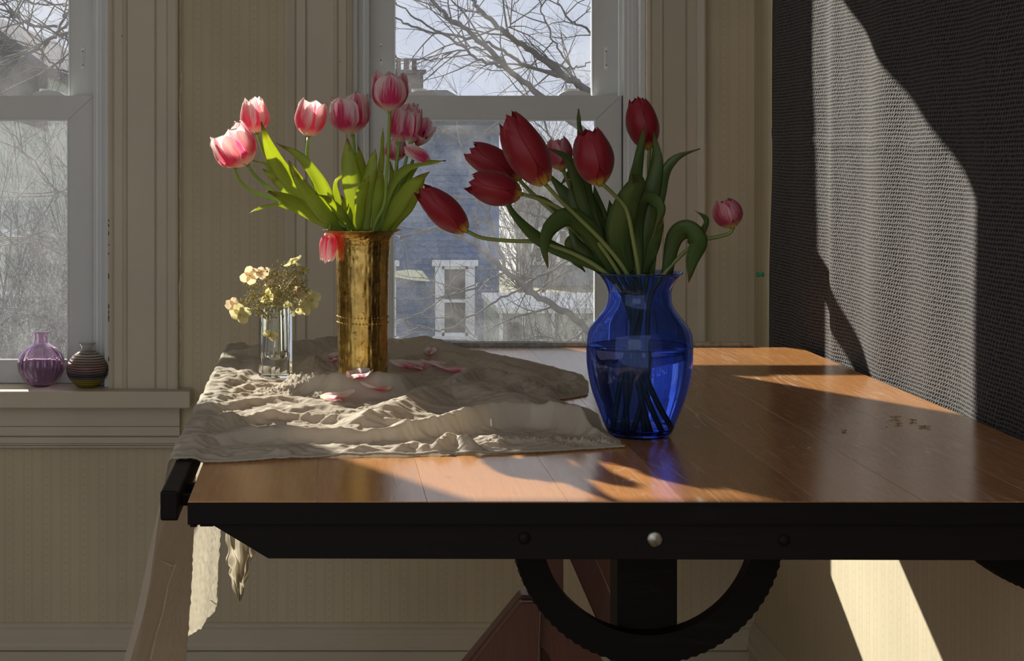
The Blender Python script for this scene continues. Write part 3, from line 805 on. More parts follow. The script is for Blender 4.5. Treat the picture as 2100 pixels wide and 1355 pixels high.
def sheet_at(px, py):            # nearest hanging-sheet vertex to a pixel
    best = None
    for j in range(0, NV+1, 3):
        for i in range(0, NH, 2):
            x, y, z = vs[j*W+i]; d = (x/y*F+CX-px)**2+((CZ-z)/y*F+CY-py)**2
            if best is None or d < best[0]: best = (d, Vector((x, y, z)))
    return best[1]
ln1 = [sheet_at(a, b) for a, b in ((356, 1158), (345, 1200), (330, 1250), (315, 1310), (306, 1345))]
stitch_line(ln1, 40, Vector((.002, -.001, 0)))
ln2 = [sheet_at(a, b) for a, b in ((316, 1142), (335, 1152), (354, 1160))]
stitch_line(ln2, 12, Vector((.002, -.001, 0)))
ln3 = [sheet_at(a, b) for a, b in ((432, 1232), (445, 1238), (458, 1242))]
stitch_line(ln3, 12, Vector((.002, -.001, 0)))
def top_line(pl, n):
    q = []
    for a, b in pl:
        best = None
        for j in range(0, NV+1, 2):
            for i in range(NH, W, 2):
                x, y, z = vs[j*W+i]; d = (x/y*F+CX-a)**2+((CZ-z)/y*F+CY-b)**2
                if best is None or d < best[0]: best = (d, Vector((x, y, z)))
        q.append(best[1])
    return stitch_line(q, n, Vector((0, -.0012, .0010)))
top_line([(1018, 828), (1014, 845), (1008, 860), (1006, 872)], 14)
# corner of the cloth that hangs knotted behind the table end
def knot():
    vs_, fs_, uv_ = [], [], []
    nA, nB = 60, 80
    for j in range(nB+1):
        v = j/nB
        py = lerp(1062, 1229, v)
        cx_ = interp([(0, 474), (.25, 492), (.5, 494), (.8, 488), (1, 492)], v)
        hw = interp([(0, 16), (.2, 27), (.45, 26), (.65, 20), (.85, 13), (1, 3)], v)
        for i in range(nA+1):
            u = i/nA*2-1
            Y = 3.72+.025*math.sin(u*5+v*6)+.018*math.sin(u*11-v*9)+.02*noise.noise(Vector((u*2, v*5, 3)))
            q = P(cx_+hw*u*(1+.12*math.sin(v*30)), py, 3.72); vs_.append((q.x, Y, q.z)); uv_.append((i/nA, v))
    for j in range(nB):
        for i in range(nA):
            a = j*(nA+1)+i; fs_.append((a, a+1, a+nA+2, a+nA+1))
    o = pyobj('hanging_corner', vs_, fs_, M['linen'], cl, True, uv_)
    o['label'] = 'twisted corner of the cloth hanging below the table'
knot()

# ---------------------------------------------------------------- vessels
def px_profile(cx_, Y, tab_, ):
    return [(hw/F*Y, pyZ(py, Y)) for py, hw in tab_]
def smooth_profile(pr, n):
    q = spline([Vector((r, z, 0)) for r, z in pr], n); return [(max(p_.x, 0), p_.y) for p_ in q]
# blue vase
Yb = BV[1]
prof = px_profile(1311.5, Yb, [(897, 58), (888, 66), (850, 81), (806, 97), (761, 106), (730, 108), (705, 107.5), (682, 103), (658, 86), (640, 72), (622, 65), (602, 64.5), (585, 71), (572, 80), (565, 88)])
dz = TZ+.001-prof[0][1]
outer = smooth_profile(prof, 70); outer = [(r, z+dz) for r, z in outer]
TH = .0028
inner = [(max(r-TH*(1.6 if z < TZ+.02 else 1), .001), z) for r, z in outer if z > TZ+.010]
full = [(0, outer[0][1])]+[(outer[0][0]*.7, outer[0][1])]+outer+[(outer[-1][0]-.0005, outer[-1][1]+.0018), (outer[-1][0]-.0028, outer[-1][1]+.0012)]+list(reversed(inner))+[(inner[0][0]*.6, TZ+.009), (0, TZ+.009)]
M['blue'] = glass('cobalt_glass', (.52, .63, .98))
bvase = empty('blue_vase', (BV[0], BV[1], TZ), 'cobalt blue glass vase half full of water, holding the red tulips', 'vase')
lathe('body', full, BV, M['blue'], bvase, 96)
WZ = pyZ(713, Yb)+dz
wp = [(max(r+.0003, .001), z) for r, z in inner if z < WZ]
wpf = [(0, TZ+.0088)]+[(wp[0][0]*.6, TZ+.0088)]+wp+[(wp[-1][0], WZ), (wp[-1][0]-.002, WZ-.0008), (0, WZ-.001)]
M['water'] = glass('water', (.97, .985, 1), ior=1.20)
o = lathe('water', wpf, BV, M['water'], bvase, 96); o['label'] = 'water filling the blue vase to its shoulder'
# brass vase
Yr = BR[1]
m, t, out = newmat('hammered_brass')
v_ = coords(t, kind='World')
p = N(t, 'BsdfPrincipled', Metallic=1.0, Roughness=.27)
tar = noise_(t, v_, 26, 6, .65); tar2 = noise_(t, v_, 110, 4, .6)
cc = ramp(t, tar, [(.30, (.32, .20, .055)), (.55, (.56, .38, .11)), (.75, (.72, .50, .17))])
spt = ramp(t, tar2, [(.30, (.35, .24, .12)), (.42, (1, 1, 1))])
t.links.new(mixc(t, .9, cc.outputs[0], spt.outputs[0], 'MULTIPLY'), p.inputs['Base Color'])
uvn = t.nodes.new('ShaderNodeTexCoord'); mpp = t.nodes.new('ShaderNodeMapping'); mpp.inputs['Scale'].default_value = (38, 40, 1); t.links.new(uvn.outputs['UV'], mpp.inputs[0])
vo = N(t, 'TexVoronoi', Scale=1.0, Randomness=.45); vo.feature = 'SMOOTH_F1'; t.links.new(mpp.outputs[0], vo.inputs['Vector'])
t.links.new(bump(t, vo.outputs['Distance'], .55, .0035), p.inputs['Normal'])
t.links.new(math_(t, 'ADD', math_(t, 'MULTIPLY', tar, .25), .15), p.inputs['Roughness'])
t.links.new(p.outputs[0], out.inputs[0]); M['brass'] = m
prof = px_profile(744, Yr, [(805, 50.5), (760, 51), (700, 51.5), (600, 53), (540, 54.5), (505, 56), (493, 58), (486, 63), (480, 71), (476, 80)])
dzr = TZ+.004-prof[0][1]
outer = [(r, z+dzr) for r, z in smooth_profile(prof, 60)]
inn = [(r-.0012, z) for r, z in outer if z > TZ+.008]
full = [(0, outer[0][1])]+outer+[(outer[-1][0]+.0008, outer[-1][1]+.0010), (outer[-1][0]-.0006, outer[-1][1]+.0014)]+list(reversed(inn))+[(0, inn[0][1])]
brv = empty('brass_vase', (BR[0], BR[1], TZ), 'tall hammered brass vase with flared rim, holding pink and white tulips', 'vase')
lathe('body', full, BR, M['brass'], brv, 128)
bm = bmesh.new()
for row_, py in enumerate((652, 664)):
    z = pyZ(py, Yr)+dzr; r = 52.5/F*Yr-.0007
    for k in range(46):
        an = 2*math.pi*(k+.5*row_)/46
        bmesh.ops.create_icosphere(bm, subdivisions=2, radius=.0019, matrix=Matrix.Translation((BR[0]+r*math.cos(an), BR[1]+r*math.sin(an), z)))
tag(bmobj('embossed_dots', bm, M['brass'], brv, True), kind='stuff')
# crystal bud vase: octagonal block with a bore
Yc = CR[1]
M['crystal'] = glass('crystal', (.97, .985, .975), ior=1.48)
cz0 = TZ+.0042; hC = 143/F*Yc; rC = .0335
def octo(z, r, seg=8, ph=math.pi/8): return [(CR[0]+r*math.cos(2*math.pi*k/seg+ph), CR[1]+r*math.sin(2*math.pi*k/seg+ph), z) for k in range(seg)]
bm = bmesh.new()
SEG = 32
def oct_r(a, r):
    a = (a-math.pi/8) % (math.pi/4)-math.pi/8+1e-9
    return r*math.cos(math.pi/8)/math.cos(a)
rings = []
for z, r, kind in ((cz0, rC*.97, 'o'), (cz0+.001, rC, 'o'), (cz0+hC-.002, rC, 'o'), (cz0+hC, rC*.95, 'o'), (cz0+hC, .0155, 'c'), (cz0+hC+.005, .0150, 'c'), (cz0+hC+.006, .0140, 'c'),
                   (cz0+hC+.005, .0125, 'c'), (cz0+hC-.004, .0135, 'c'), (cz0+.050, .0180, 'c'), (cz0+.040, .0170, 'c'), (cz0+.035, .012, 'c')):
    rr = []
    for k in range(SEG):
        a = 2*math.pi*k/SEG+math.pi/SEG*0
        ro = r if kind == 'c' else oct_r(a+math.pi/8, r)
        rr.append(bm.verts.new((CR[0]+ro*math.cos(a), CR[1]+ro*math.sin(a), z)))
    rings.append(rr)
for a, b in zip(rings, rings[1:]):
    for k in range(SEG): bm.faces.new((a[k], a[(k+1) % SEG], b[(k+1) % SEG], b[k]))
bm.faces.new(rings[0][::-1]); bm.faces.new(rings[-1])
crys = empty('crystal_bud_vase', (CR[0], CR[1], TZ), 'small faceted clear glass bud vase holding the dried hydrangea', 'vase')
bmobj('body', bm, M['crystal'], crys)

# two small vases on the left sill
def sill_vase(name, cx_, Y, tab_, mat, label, th, fn=None, seg=128, base_z=Z_SILL):
    pr = px_profile(cx_, Y, tab_); d = base_z+.0008-pr[0][1]
    o_ = [(r, z+d) for r, z in smooth_profile(pr, 56)]
    i_ = [(max(r-th, .002), z) for r, z in o_ if z > base_z+.006]
    f_ = [(0, o_[0][1])]+o_+list(reversed(i_))+[(0, i_[0][1])]
    c_ = (pxX(cx_, Y), Y)
    root = empty(name, (c_[0], c_[1], base_z), label, 'vase')
    return root, c_, lathe('body', f_, c_, mat, root, seg, fn=fn), o_
M['purple'] = glass('violet_glass', (.91, .83, .92))
sill_vase('ribbed_vase', 84.5, 4.695, [(803, 16), (800, 22), (791, 34), (772, 45.5), (756, 48), (739, 43), (725, 31), (716, 18), (710, 14.5), (703, 13.5), (697, 15), (692, 17.5)],
          M['purple'], 'round ribbed violet glass vase on the left window sill', .0022, fn=lambda a, z, i: 1+.10*(abs(math.cos(a*8))**.6-.75)*ss(Z_SILL+.002, Z_SILL+.03, z)*(.35+.65*ss(Z_SILL+.125, Z_SILL+.09, z)))
m, t, out = newmat('swirl_glass')
uvn = t.nodes.new('ShaderNodeTexCoord'); s = t.nodes.new('ShaderNodeSeparateXYZ'); t.links.new(uvn.outputs['UV'], s.inputs[0])
g_ = t.nodes.new('ShaderNodeNewGeometry'); s2 = t.nodes.new('ShaderNodeSeparateXYZ'); t.links.new(g_.outputs['Position'], s2.inputs[0])
zz = math_(t, 'SUBTRACT', s2.outputs[2], Z_SILL)
ph = math_(t, 'ADD', math_(t, 'ADD', math_(t, 'DIVIDE', zz, .0062), s.outputs[0]), math_(t, 'MULTIPLY', noise_(t, coords(t, kind='World'), 14, 3), 1.6))
st = math_(t, 'FRACT', ph)
line = ramp(t, st, [(.0, (1, 1, 1)), (.18, (1, 1, 1)), (.30, (0, 0, 0)), (.90, (0, 0, 0)), (1.0, (1, 1, 1))])
body = ramp(t, math_(t, 'DIVIDE', zz, .11), [(.0, (.55, .50, .04)), (.18, (.60, .55, .10)), (.30, (.05, .09, .20)), (.42, (.42, .27, .26)), (.62, (.58, .42, .38)), (.80, (.80, .76, .66)), (1, (.9, .9, .88))])
body.color_ramp.interpolation = 'LINEAR'
lm = math_(t, 'MULTIPLY', line.outputs[0], ramp(t, math_(t, 'DIVIDE', zz, .11), [(.83, (1, 1, 1)), (.90, (0, 0, 0))]).outputs[0])
c_ = mixc(t, lm, body.outputs[0], (.03, .022, .03))
gl = N(t, 'BsdfGlass', Roughness=.03, IOR=1.35); t.links.new(mixc(t, .5, c_, (1, 1, 1)), gl.inputs['Color'])
pr_ = N(t, 'BsdfPrincipled', Roughness=.15); t.links.new(c_, pr_.inputs['Base Color'])
tl_ = N(t, 'BsdfTranslucent'); t.links.new(c_, tl_.inputs[0])
m1 = t.nodes.new('ShaderNodeMixShader'); m1.inputs[0].default_value = .4; t.links.new(pr_.outputs[0], m1.inputs[1]); t.links.new(tl_.outputs[0], m1.inputs[2])
m2 = t.nodes.new('ShaderNodeMixShader'); t.links.new(ramp(t, math_(t, 'DIVIDE', zz, .11), [(.80, (.65,)*3), (.90, (0.02,)*3)]).outputs[0], m2.inputs[0])
t.links.new(gl.outputs[0], m2.inputs[1]); t.links.new(m1.outputs[0], m2.inputs[2]); t.links.new(bump(t, line.outputs[0], .5, .002), pr_.inputs['Normal']); t.links.new(m2.outputs[0], out.inputs[0])
sill_vase('swirl_vase', 179, 4.685, [(800, 16), (797, 22), (790, 30), (777, 40), (760, 43), (744, 36), (733, 26), (725, 15), (720, 12), (716, 13), (710, 17)],
          m, 'small round glass vase with dark spiral bands and amber base on the sill', .002, fn=lambda a, z, i: 1+.010*math.sin(2*math.pi*((z-Z_SILL)/.0062+a/2/math.pi)))

# ---------------------------------------------------------------- flowers
def stem_pts(pl, Y0, dY, n=26):
    """pl in pixels from the blossom down; depth Y0+dY at blossom easing to Y0 at the vase"""
    m_ = len(pl); q = []
    for i, (a, b) in enumerate(pl):
        f = i/(m_-1); q.append(P(a, b, Y0+dY*(1-f)**1.3))
    return spline(q, n)
def make_petal(name, base, ax, side, fwd, L, R, phi, wmax, openf, mats, parent, inner=False, tipcurl=0., droop=0., seed=0, nu=10, nv=14, solid=True):
    """a tulip petal: cup profile around axis ax; phi = azimuth"""
    rr = random.Random(seed)
    vs, uvs, fs = [], [], []
    jl = 1+rr.uniform(-.06, .06); wav = rr.uniform(0, 6); 
    for j in range(nv+1):
        v = j/nv
        # radius along the petal: swelling cup, closing or opening toward the tip
        r = R*(math.sin(min(1, v*1.75+.02)*math.pi/2)**.62)*(1-(1-openf)*ss(.50, 1.08, v))
        if openf < .6: r = R*max(.05, math.sin(math.pi*(.05+.82*v)))**.68
        if openf > 1: r = R*(math.sin(min(1, v*1.2)*math.pi/2)**.8)*(1+(openf-1)*ss(.35, 1, v))
        if inner: r *= .90
        h = L*jl*(v-.05*math.sin(v*math.pi))*(1.0-.10*(openf-1 if openf > 1 else 0)*v)
        wv = wmax*((.45+.55*ss(0, .4, v)) if v < .72 else (1-((v-.72)/.28)**2.2)**.55)
        wv = max(wv, .02)
        for i in range(nu+1):
            u = i/nu*2-1
            a = phi+u*wv
            ruf = 1+.045*math.sin(u*5+wav+v*6)*v+.05*abs(u)**2*(1 if not inner else -.4)-.04*(1-abs(u))*v*.5
            rad = r*ruf
            hh = h-L*.03*(u*u)*v+L*.010*math.sin(u*7+wav*2)*v*v
            hh -= L*tipcurl*ss(.8, 1, v)*.1
            q = base+ax*hh+(side*math.cos(a)+fwd*math.sin(a))*rad
            vs.append(q); uvs.append(((u+1)/2, v))
    for j in range(nv):
        for i in range(nu):
            a = j*(nu+1)+i; fs.append((a, a+1, a+nu+2, a+nu+1))
    return pyobj(name, vs, fs, mats, parent, True, uvs)
def frame_of(ax):
    up = Vector((0, -1, 0))
    s = ax.cross(up).normalized(); f = s.cross(ax).normalized(); return s, f
def flower(root, base_px, tip_px, wpx, Y, openf, mat, seed, dYtip=0., n=6, petal_w=.80, rotp=0.):
    base = P(*base_px, Y); tip = P(*tip_px, Y+dYtip)
    ax = tip-base; L = ax.length; ax.normalize(); s, f = frame_of(ax)
    R = wpx/2/F*Y/(max(1, openf) if openf > 1 else 1)
    for k in range(n):
        inner = k % 2 == 1
        make_petal('petal', base, ax, s, f, L*(1.0 if not inner else 1.02), R*(1.0), rotp+k*2*math.pi/n, petal_w*1.18, openf, mat, root, inner, seed=seed*17+k)
    # receptacle
    tube('receptacle', [base-ax*.004, base, base+ax*.004], [.0026, .0044, .0052], M['stem'], root, 10)
    return base, ax, s, f, L, R
def stamens(root, base, ax, s, f, L, col_mat):
    vs, fs = [], []
    for k in range(6):
        a = k*math.pi/3; p0 = base+(s*math.cos(a)+f*math.sin(a))*.004; p1 = base+ax*L*.36+(s*math.cos(a)+f*math.sin(a))*.011; p2 = p1+ax*L*.16+(s*math.cos(a)+f*math.sin(a))*.002
        tube_data(vs, fs, [p0, p1], [.0007, .0007], 5); tube_data(vs, fs, [p1, p1.lerp(p2, .5), p2], [.0012, .0016, .0008], 6)
    pyobj('stamen', vs, fs, col_mat, root)
    tube('pistil', [base, base+ax*L*.3, base+ax*L*.36], [.002, .0025, .0035], M['stem'], root, 8)
def leaf(root, pl, wpx, Y0, dY=0., mat=None, seed=0, tilt=0., fold=.35, wfun=None, n=34, twist=0.):
    """pl: pixel polyline from tip to base"""
    m_ = len(pl); rr = random.Random(seed*31+5); q = []
    for i, (a, b) in enumerate(pl):
        f = i/(m_-1); q.append(P(a, b, Y0+dY*(1-f)**1.2))
    c = spline(q, n); vs, fs, uvs = [], [], []
    nu = 6; W2 = wpx/2/F*Y0
    wob = rr.uniform(0, 6)
    for i in range(n):
        f = i/(n-1)
        t = (c[min(i+1, n-1)]-c[max(i-1, 0)]).normalized()
        view = Vector((0, 1, 0))
        a = t.cross(view)
        if a.length < .05: a = Vector((1, 0, 0))
        a.normalize(); nr = a.cross(t).normalized()
        an = tilt+twist*(f-.5)
        sd_ = a*math.cos(an)+nr*math.sin(an); nn = nr*math.cos(an)-a*math.sin(an)
        wv = W2*(math.sin(min(f*1.55, 1)*math.pi/2)**.9)*(1-.45*ss(.6, 1, f)) if wfun is None else W2*wfun(f)
        wv = max(wv, .0004)
        for k in range(nu+1):
            u = k/nu*2-1
            off = sd_*wv*u*(1-.12*abs(u)*fold)+nn*wv*fold*(abs(u)**1.5)+nn*.0018*math.sin(f*17+u*2+wob)*abs(u)
            vs.append(c[i]+off); uvs.append(((u+1)/2, 1-f))
    for i in range(n-1):
        for k in range(nu):
            a = i*(nu+1)+k; fs.append((a, a+1, a+nu+2, a+nu+1))
    o = pyobj('leaf', vs, fs, mat, root, True, uvs)
    md = o.modifiers.new('thick', 'SOLIDIFY'); md.thickness = .0007; md.offset = 0
    return o
M['stem'] = leaf_mat('green_stem', (.22, .36, .06), (.34, .48, .10), (.6, .8, .15), .35)
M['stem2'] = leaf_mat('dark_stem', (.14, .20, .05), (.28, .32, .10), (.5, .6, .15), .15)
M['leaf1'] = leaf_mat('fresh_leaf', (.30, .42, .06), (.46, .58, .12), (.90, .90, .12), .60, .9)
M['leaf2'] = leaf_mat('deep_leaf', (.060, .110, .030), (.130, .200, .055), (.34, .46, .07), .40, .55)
M['pink'] = petal_mat('pink_petal', (.90, .86, .62), (.88, .08, .19), (.98, .92, .88), 1.0, .60, .38)
M['pink2'] = petal_mat('deep_pink_petal', (.92, .86, .70), (.74, .055, .20), (.95, .86, .86), 1.0, .60, .42)
M['red'] = petal_mat('red_petal', (.62, .38, .06), (.27, .010, .020), (.36, .03, .045), .6, .28, .6, .17)
M['redp'] = petal_mat('faded_red_petal', (.78, .58, .16), (.45, .05, .09), (.75, .38, .42), .9, .35, .5)
M['stamen'] = simple('dark_stamen', (.02, .012, .02), .6)
G1, G2 = 'pink and white tulips in the brass vase', 'red tulips in the blue vase'
def pink(label, base, tip, wpx, dY, stem, openf=.75, mat='pink', seed=0, stam=False, dtip=0., rotp=.3, n=6):
    r = empty('tulip', (BR[0], BR[1], TZ+.02), label, 'tulip', G1)
    sp = stem_pts(stem+[(744+(stem[-1][0]-744)*.3, 600), (744-(stem[-1][0]-744)*.35, 750)], BR[1], dY)
    tube('stem', sp, [.0030+.0012*i/len(sp) for i in range(len(sp))], M['stem'], r, 10)
    b, ax, s, f, L, R = flower(r, base, tip, wpx, BR[1]+dY, openf, M[mat], seed, dtip, rotp=rotp, n=n)
    if stam: stamens(r, b, ax, s, f, L, M['stamen'])
    return r
Y1 = BR[1]
tA = pink('broad open pink tulip at the far left of its bouquet, nodding left', (508, 338), (462, 268), 86, .10, [(508, 338), (525, 362), (555, 388), (610, 430), (712, 474)], .92, 'pink', 1, True)
tA2 = pink('pink tulip tucked behind the broad leftmost bloom, on an arching stem', (483, 343), (452, 282), 56, .16, [(481, 345), (492, 370), (520, 394), (564, 408), (640, 445), (708, 474)], .8, 'pink', 2)
tB = pink('egg-shaped pink tulip above the leftmost blooms, pale edges', (527, 273), (519, 203), 60, .17, [(527, 273), (538, 305), (556, 340), (600, 400), (716, 474)], .66, 'pink', 3)
tC = pink('pale lilac-pink tulip, cupped, on a thin stem over the leaves', (632, 280), (642, 207), 64, .15, [(632, 280), (630, 325), (640, 372), (660, 405), (722, 474)], .85, 'pink', 4)
tD = pink('wide-cupped rose and white tulip with a split tip, centre', (722, 276), (714, 194), 82, .11, [(724, 276), (728, 320), (735, 380), (741, 430), (742, 474)], .96, 'pink2', 5, rotp=.0)
tE = pink('tallest rose and white tulip standing against the window', (799, 228), (799, 150), 78, -.07, [(799, 228), (797, 300), (792, 370), (788, 420), (765, 474)], .85, 'pink2', 6, rotp=1.57)
tF = pink('rose tulip just behind and right of the tallest bloom', (817, 292), (833, 212), 58, .03, [(819, 290), (815, 325), (808, 370), (790, 420), (768, 474)], .85, 'pink2', 7)
tG = pink('narrow rose and white tulip at the right of the brass bouquet', (843, 293), (849, 222), 40, .0, [(841, 293), (832, 330), (822, 370), (800, 420), (772, 474)], .85, 'pink2', 8)
tH = pink('open tulip showing dark stamens against the window pane', (856, 297), (868, 258), 52, .05, [(856, 297), (848, 325), (838, 350), (805, 420), (772, 474)], 1.15, 'pink2', 9, True, -.06, n=4)
tJ = pink('deep pink tulip half hidden low behind the tallest stem', (814, 330), (810, 286), 46, .09, [(814, 330), (812, 360), (800, 400), (766, 474)], .8, 'pink2', 10)
tK = pink('small pink tulip drooping below the brass rim', (676, 474), (670, 536), 38, -.02, [(676, 474), (678, 458), (690, 452), (705, 465), (715, 474)], .72, 'pink', 11)
# fallen-open petal on the right tulip
o = make_petal('petal', P(886, 333, Y1-.02), (P(826, 300, Y1-.03)-P(886, 333, Y1-.02)).normalized(), *frame_of((P(826, 300, Y1)-P(886, 333, Y1)).normalized()), 66/F*Y1, .016, 1.57, .95, .9, M['pink2'], tH, seed=77)
LV = [  # owner, tip→base polyline, width px, depth at tip
 (tB, [(536, 249), (552, 300), (580, 350), (630, 400), (702, 474)], 38, -.09, .2), (tC, [(566, 293), (615, 322), (652, 370), (680, 430), (705, 474)], 30, .03, -.3),
 (tA, [(538, 346), (575, 372), (622, 405), (665, 445), (706, 474)], 46, .0, .3), (tC, [(592, 329), (616, 375), (650, 420), (680, 455), (708, 476)], 38, -.12, .1),
 (tA2, [(548, 391), (595, 411), (650, 440), (708, 476)], 36, -.13, .4), (tA2, [(511, 437), (548, 421), (589, 422), (650, 452), (706, 474)], 14, .02, .8),
 (tD, [(648, 397), (678, 411), (704, 438), (730, 476)], 18, -.14, .5), (tD, [(712, 283), (716, 330), (726, 390), (740, 474)], 44, .02, .0),
 (tE, [(770, 305), (762, 340), (752, 400), (750, 474)], 32, .0, -.2), (tE, [(785, 263), (785, 290), (783, 330), (775, 400), (765, 474)], 13, .03, .3),
 (tD, [(722, 350), (690, 372), (694, 410), (708, 440), (726, 474)], 16, .05, .5), (tG, [(914, 329), (872, 333), (830, 345), (800, 385), (772, 474)], 26, -.05, -.9),
 (tG, [(881, 352), (843, 383), (812, 425), (782, 476)], 38, -.12, -.3), (tH, [(873, 362), (845, 415), (800, 476)], 24, -.06, .3),
 (tH, [(858, 342), (838, 360), (822, 400), (784, 474)], 24, .05, -.3), (tE, [(782, 340), (778, 395), (768, 474)], 26, -.05, .2),
 (tB, [(518, 329), (545, 336), (562, 352), (600, 395), (700, 470)], 12, .05, .5), (tF, [(757, 360), (742, 400), (736, 474)], 26, -.10, .2),
 (tF, [(800, 330), (806, 380), (790, 430), (770, 474)], 28, .08, 0), (tJ, [(735, 300), (742, 360), (744, 474)], 34, .08, .2), (tC, [(640, 360), (668, 410), (712, 474)], 30, .07, .2),
 (tK, [(700, 400), (712, 430), (722, 474)], 20, -.08, .3)]
for k, (own, pl, w_, d, tl_) in enumerate(LV): leaf(own, pl, w_, Y1, d, M['leaf1'], seed=k, tilt=tl_, twist=.3*((k % 3)-1))
# ---- red
Y2 = BV[1]
def red(label, base, tip, wpx, dY, stem, xb, openf=.42, mat='red', seed=0, dtip=0., rotp=.5, pw=.88):
    r = empty('tulip', (BV[0], BV[1], TZ+.02), label, 'tulip', G2)
    sp = stem_pts(stem+[(1311+(stem[-1][0]-1311)*.4, 620), (lerp(stem[-1][0], xb, .6), 760), (xb, 884)], Y2, dY, 34)
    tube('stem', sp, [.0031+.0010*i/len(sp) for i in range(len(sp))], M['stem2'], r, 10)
    flower(r, base, tip, wpx, Y2+dY, openf, M[mat], seed, dtip, petal_w=pw, rotp=rotp)
    return r
r1 = red('red tulip on the longest stem, leaning far left before the window', (956, 473), (864, 390), 64, -.05, [(956, 473), (990, 488), (1050, 494), (1105, 497), (1180, 522), (1244, 562)], 1370, .42, seed=21)
r2 = red('red tulip lying left, between the largest bloom and the one below', (1065, 366), (960, 303), 66, .03, [(1063, 366), (1090, 395), (1140, 440), (1200, 500), (1252, 562)], 1350, .48, seed=22)
r3 = red('red tulip lying flat under two others, left of the leaves', (1068, 398), (963, 374), 70, -.05, [(1068, 397), (1110, 410), (1160, 436), (1220, 490), (1270, 562)], 1330, .48, seed=23)
r4 = red('largest dark red tulip, leaning left over its neighbours', (1118, 377), (1040, 243), 86, -.09, [(1118, 377), (1150, 412), (1185, 445), (1240, 500), (1286, 562)], 1290, .45, seed=24)
r5 = red('plump upright red tulip in the middle of the blue vase bouquet', (1230, 378), (1204, 264), 82, -.09, [(1234, 376), (1258, 398), (1285, 430), (1300, 500), (1310, 562)], 1262, .46, seed=25)
r6 = red('highest red tulip, upright at the right beside the casing', (1330, 305), (1306, 203), 66, .03, [(1332, 303), (1330, 340), (1333, 420), (1332, 500), (1328, 562)], 1280, .48, seed=26)
r7 = red('small faded red and yellow tulip behind the middle leaves', (1152, 348), (1142, 284), 56, .08, [(1154, 346), (1172, 390), (1200, 440), (1250, 510), (1298, 562)], 1320, .55, 'redp', seed=27)
r8 = red('small curled pinkish red tulip alone at the far right', (1502, 466), (1484, 411), 62, .0, [(1502, 466), (1496, 478), (1470, 486), (1438, 493), (1400, 520), (1362, 562)], 1300, .5, 'redp', seed=28)
LR = [
 (r7, [(1186, 223), (1190, 265), (1198, 330), (1216, 440), (1270, 560)], 24, .05, .2), (r1, [(1035, 393), (1050, 432), (1092, 478), (1142, 509), (1205, 536), (1256, 562)], 30, -.07, .4),
 (r3, [(1124, 549), (1117, 505), (1130, 466), (1168, 444), (1212, 472), (1240, 520), (1262, 562)], 42, -.14, .1), (r5, [(1294, 358), (1308, 374), (1288, 415), (1274, 470), (1276, 520), (1290, 562)], 62, -.12, 0),
 (r6, [(1322, 254), (1313, 315), (1303, 380), (1300, 470), (1305, 562)], 32, -.05, .1), (r6, [(1341, 269), (1347, 334), (1332, 420), (1322, 500), (1320, 562)], 44, -.02, -.1),
 (r6, [(1436, 305), (1388, 324), (1364, 360), (1351, 425), (1336, 562)], 26, -.02, .2), (r8, [(1337, 489), (1356, 432), (1338, 410), (1316, 420), (1308, 480), (1318, 562)], 34, -.08, .2),
 (r8, [(1361, 451), (1342, 499), (1322, 562)], 26, -.1, -.3), (r8, [(1412, 579), (1420, 535), (1432, 495), (1408, 473), (1383, 492), (1368, 562)], 46, -.10, .1),
 (r8, [(1426, 432), (1450, 452), (1434, 486), (1430, 500)], 16, -.02, .2), (r7, [(1123, 303), (1164, 325), (1184, 368), (1204, 430), (1268, 562)], 28, -.04, .2),
 (r4, [(1122, 352), (1155, 392), (1183, 427), (1230, 490), (1272, 562)], 42, .05, 0), (r4, [(1169, 362), (1180, 415), (1215, 489), (1276, 562)], 36, .0, .2),
 (r5, [(1218, 380), (1230, 437), (1246, 506), (1284, 562)], 42, .06, .0), (r2, [(1200, 557), (1180, 535), (1172, 500), (1200, 498), (1250, 562)], 32, .07, .2),
 (r2, [(1166, 470), (1200, 520), (1250, 562)], 36, .0, .3), (r2, [(1085, 396), (1120, 410), (1150, 440), (1190, 490), (1246, 562)], 14, .08, .2),
 (r7, [(1148, 380), (1180, 350), (1200, 400), (1240, 480), (1290, 562)], 40, .10, .2), (r5, [(1250, 410), (1265, 460), (1295, 562)], 40, .08, .1)]
for k, (own, pl, w_, d, tl_) in enumerate(LR): leaf(own, pl, w_, Y2, d, M['leaf2'], seed=50+k, tilt=tl_, twist=.35*((k % 3)-1))

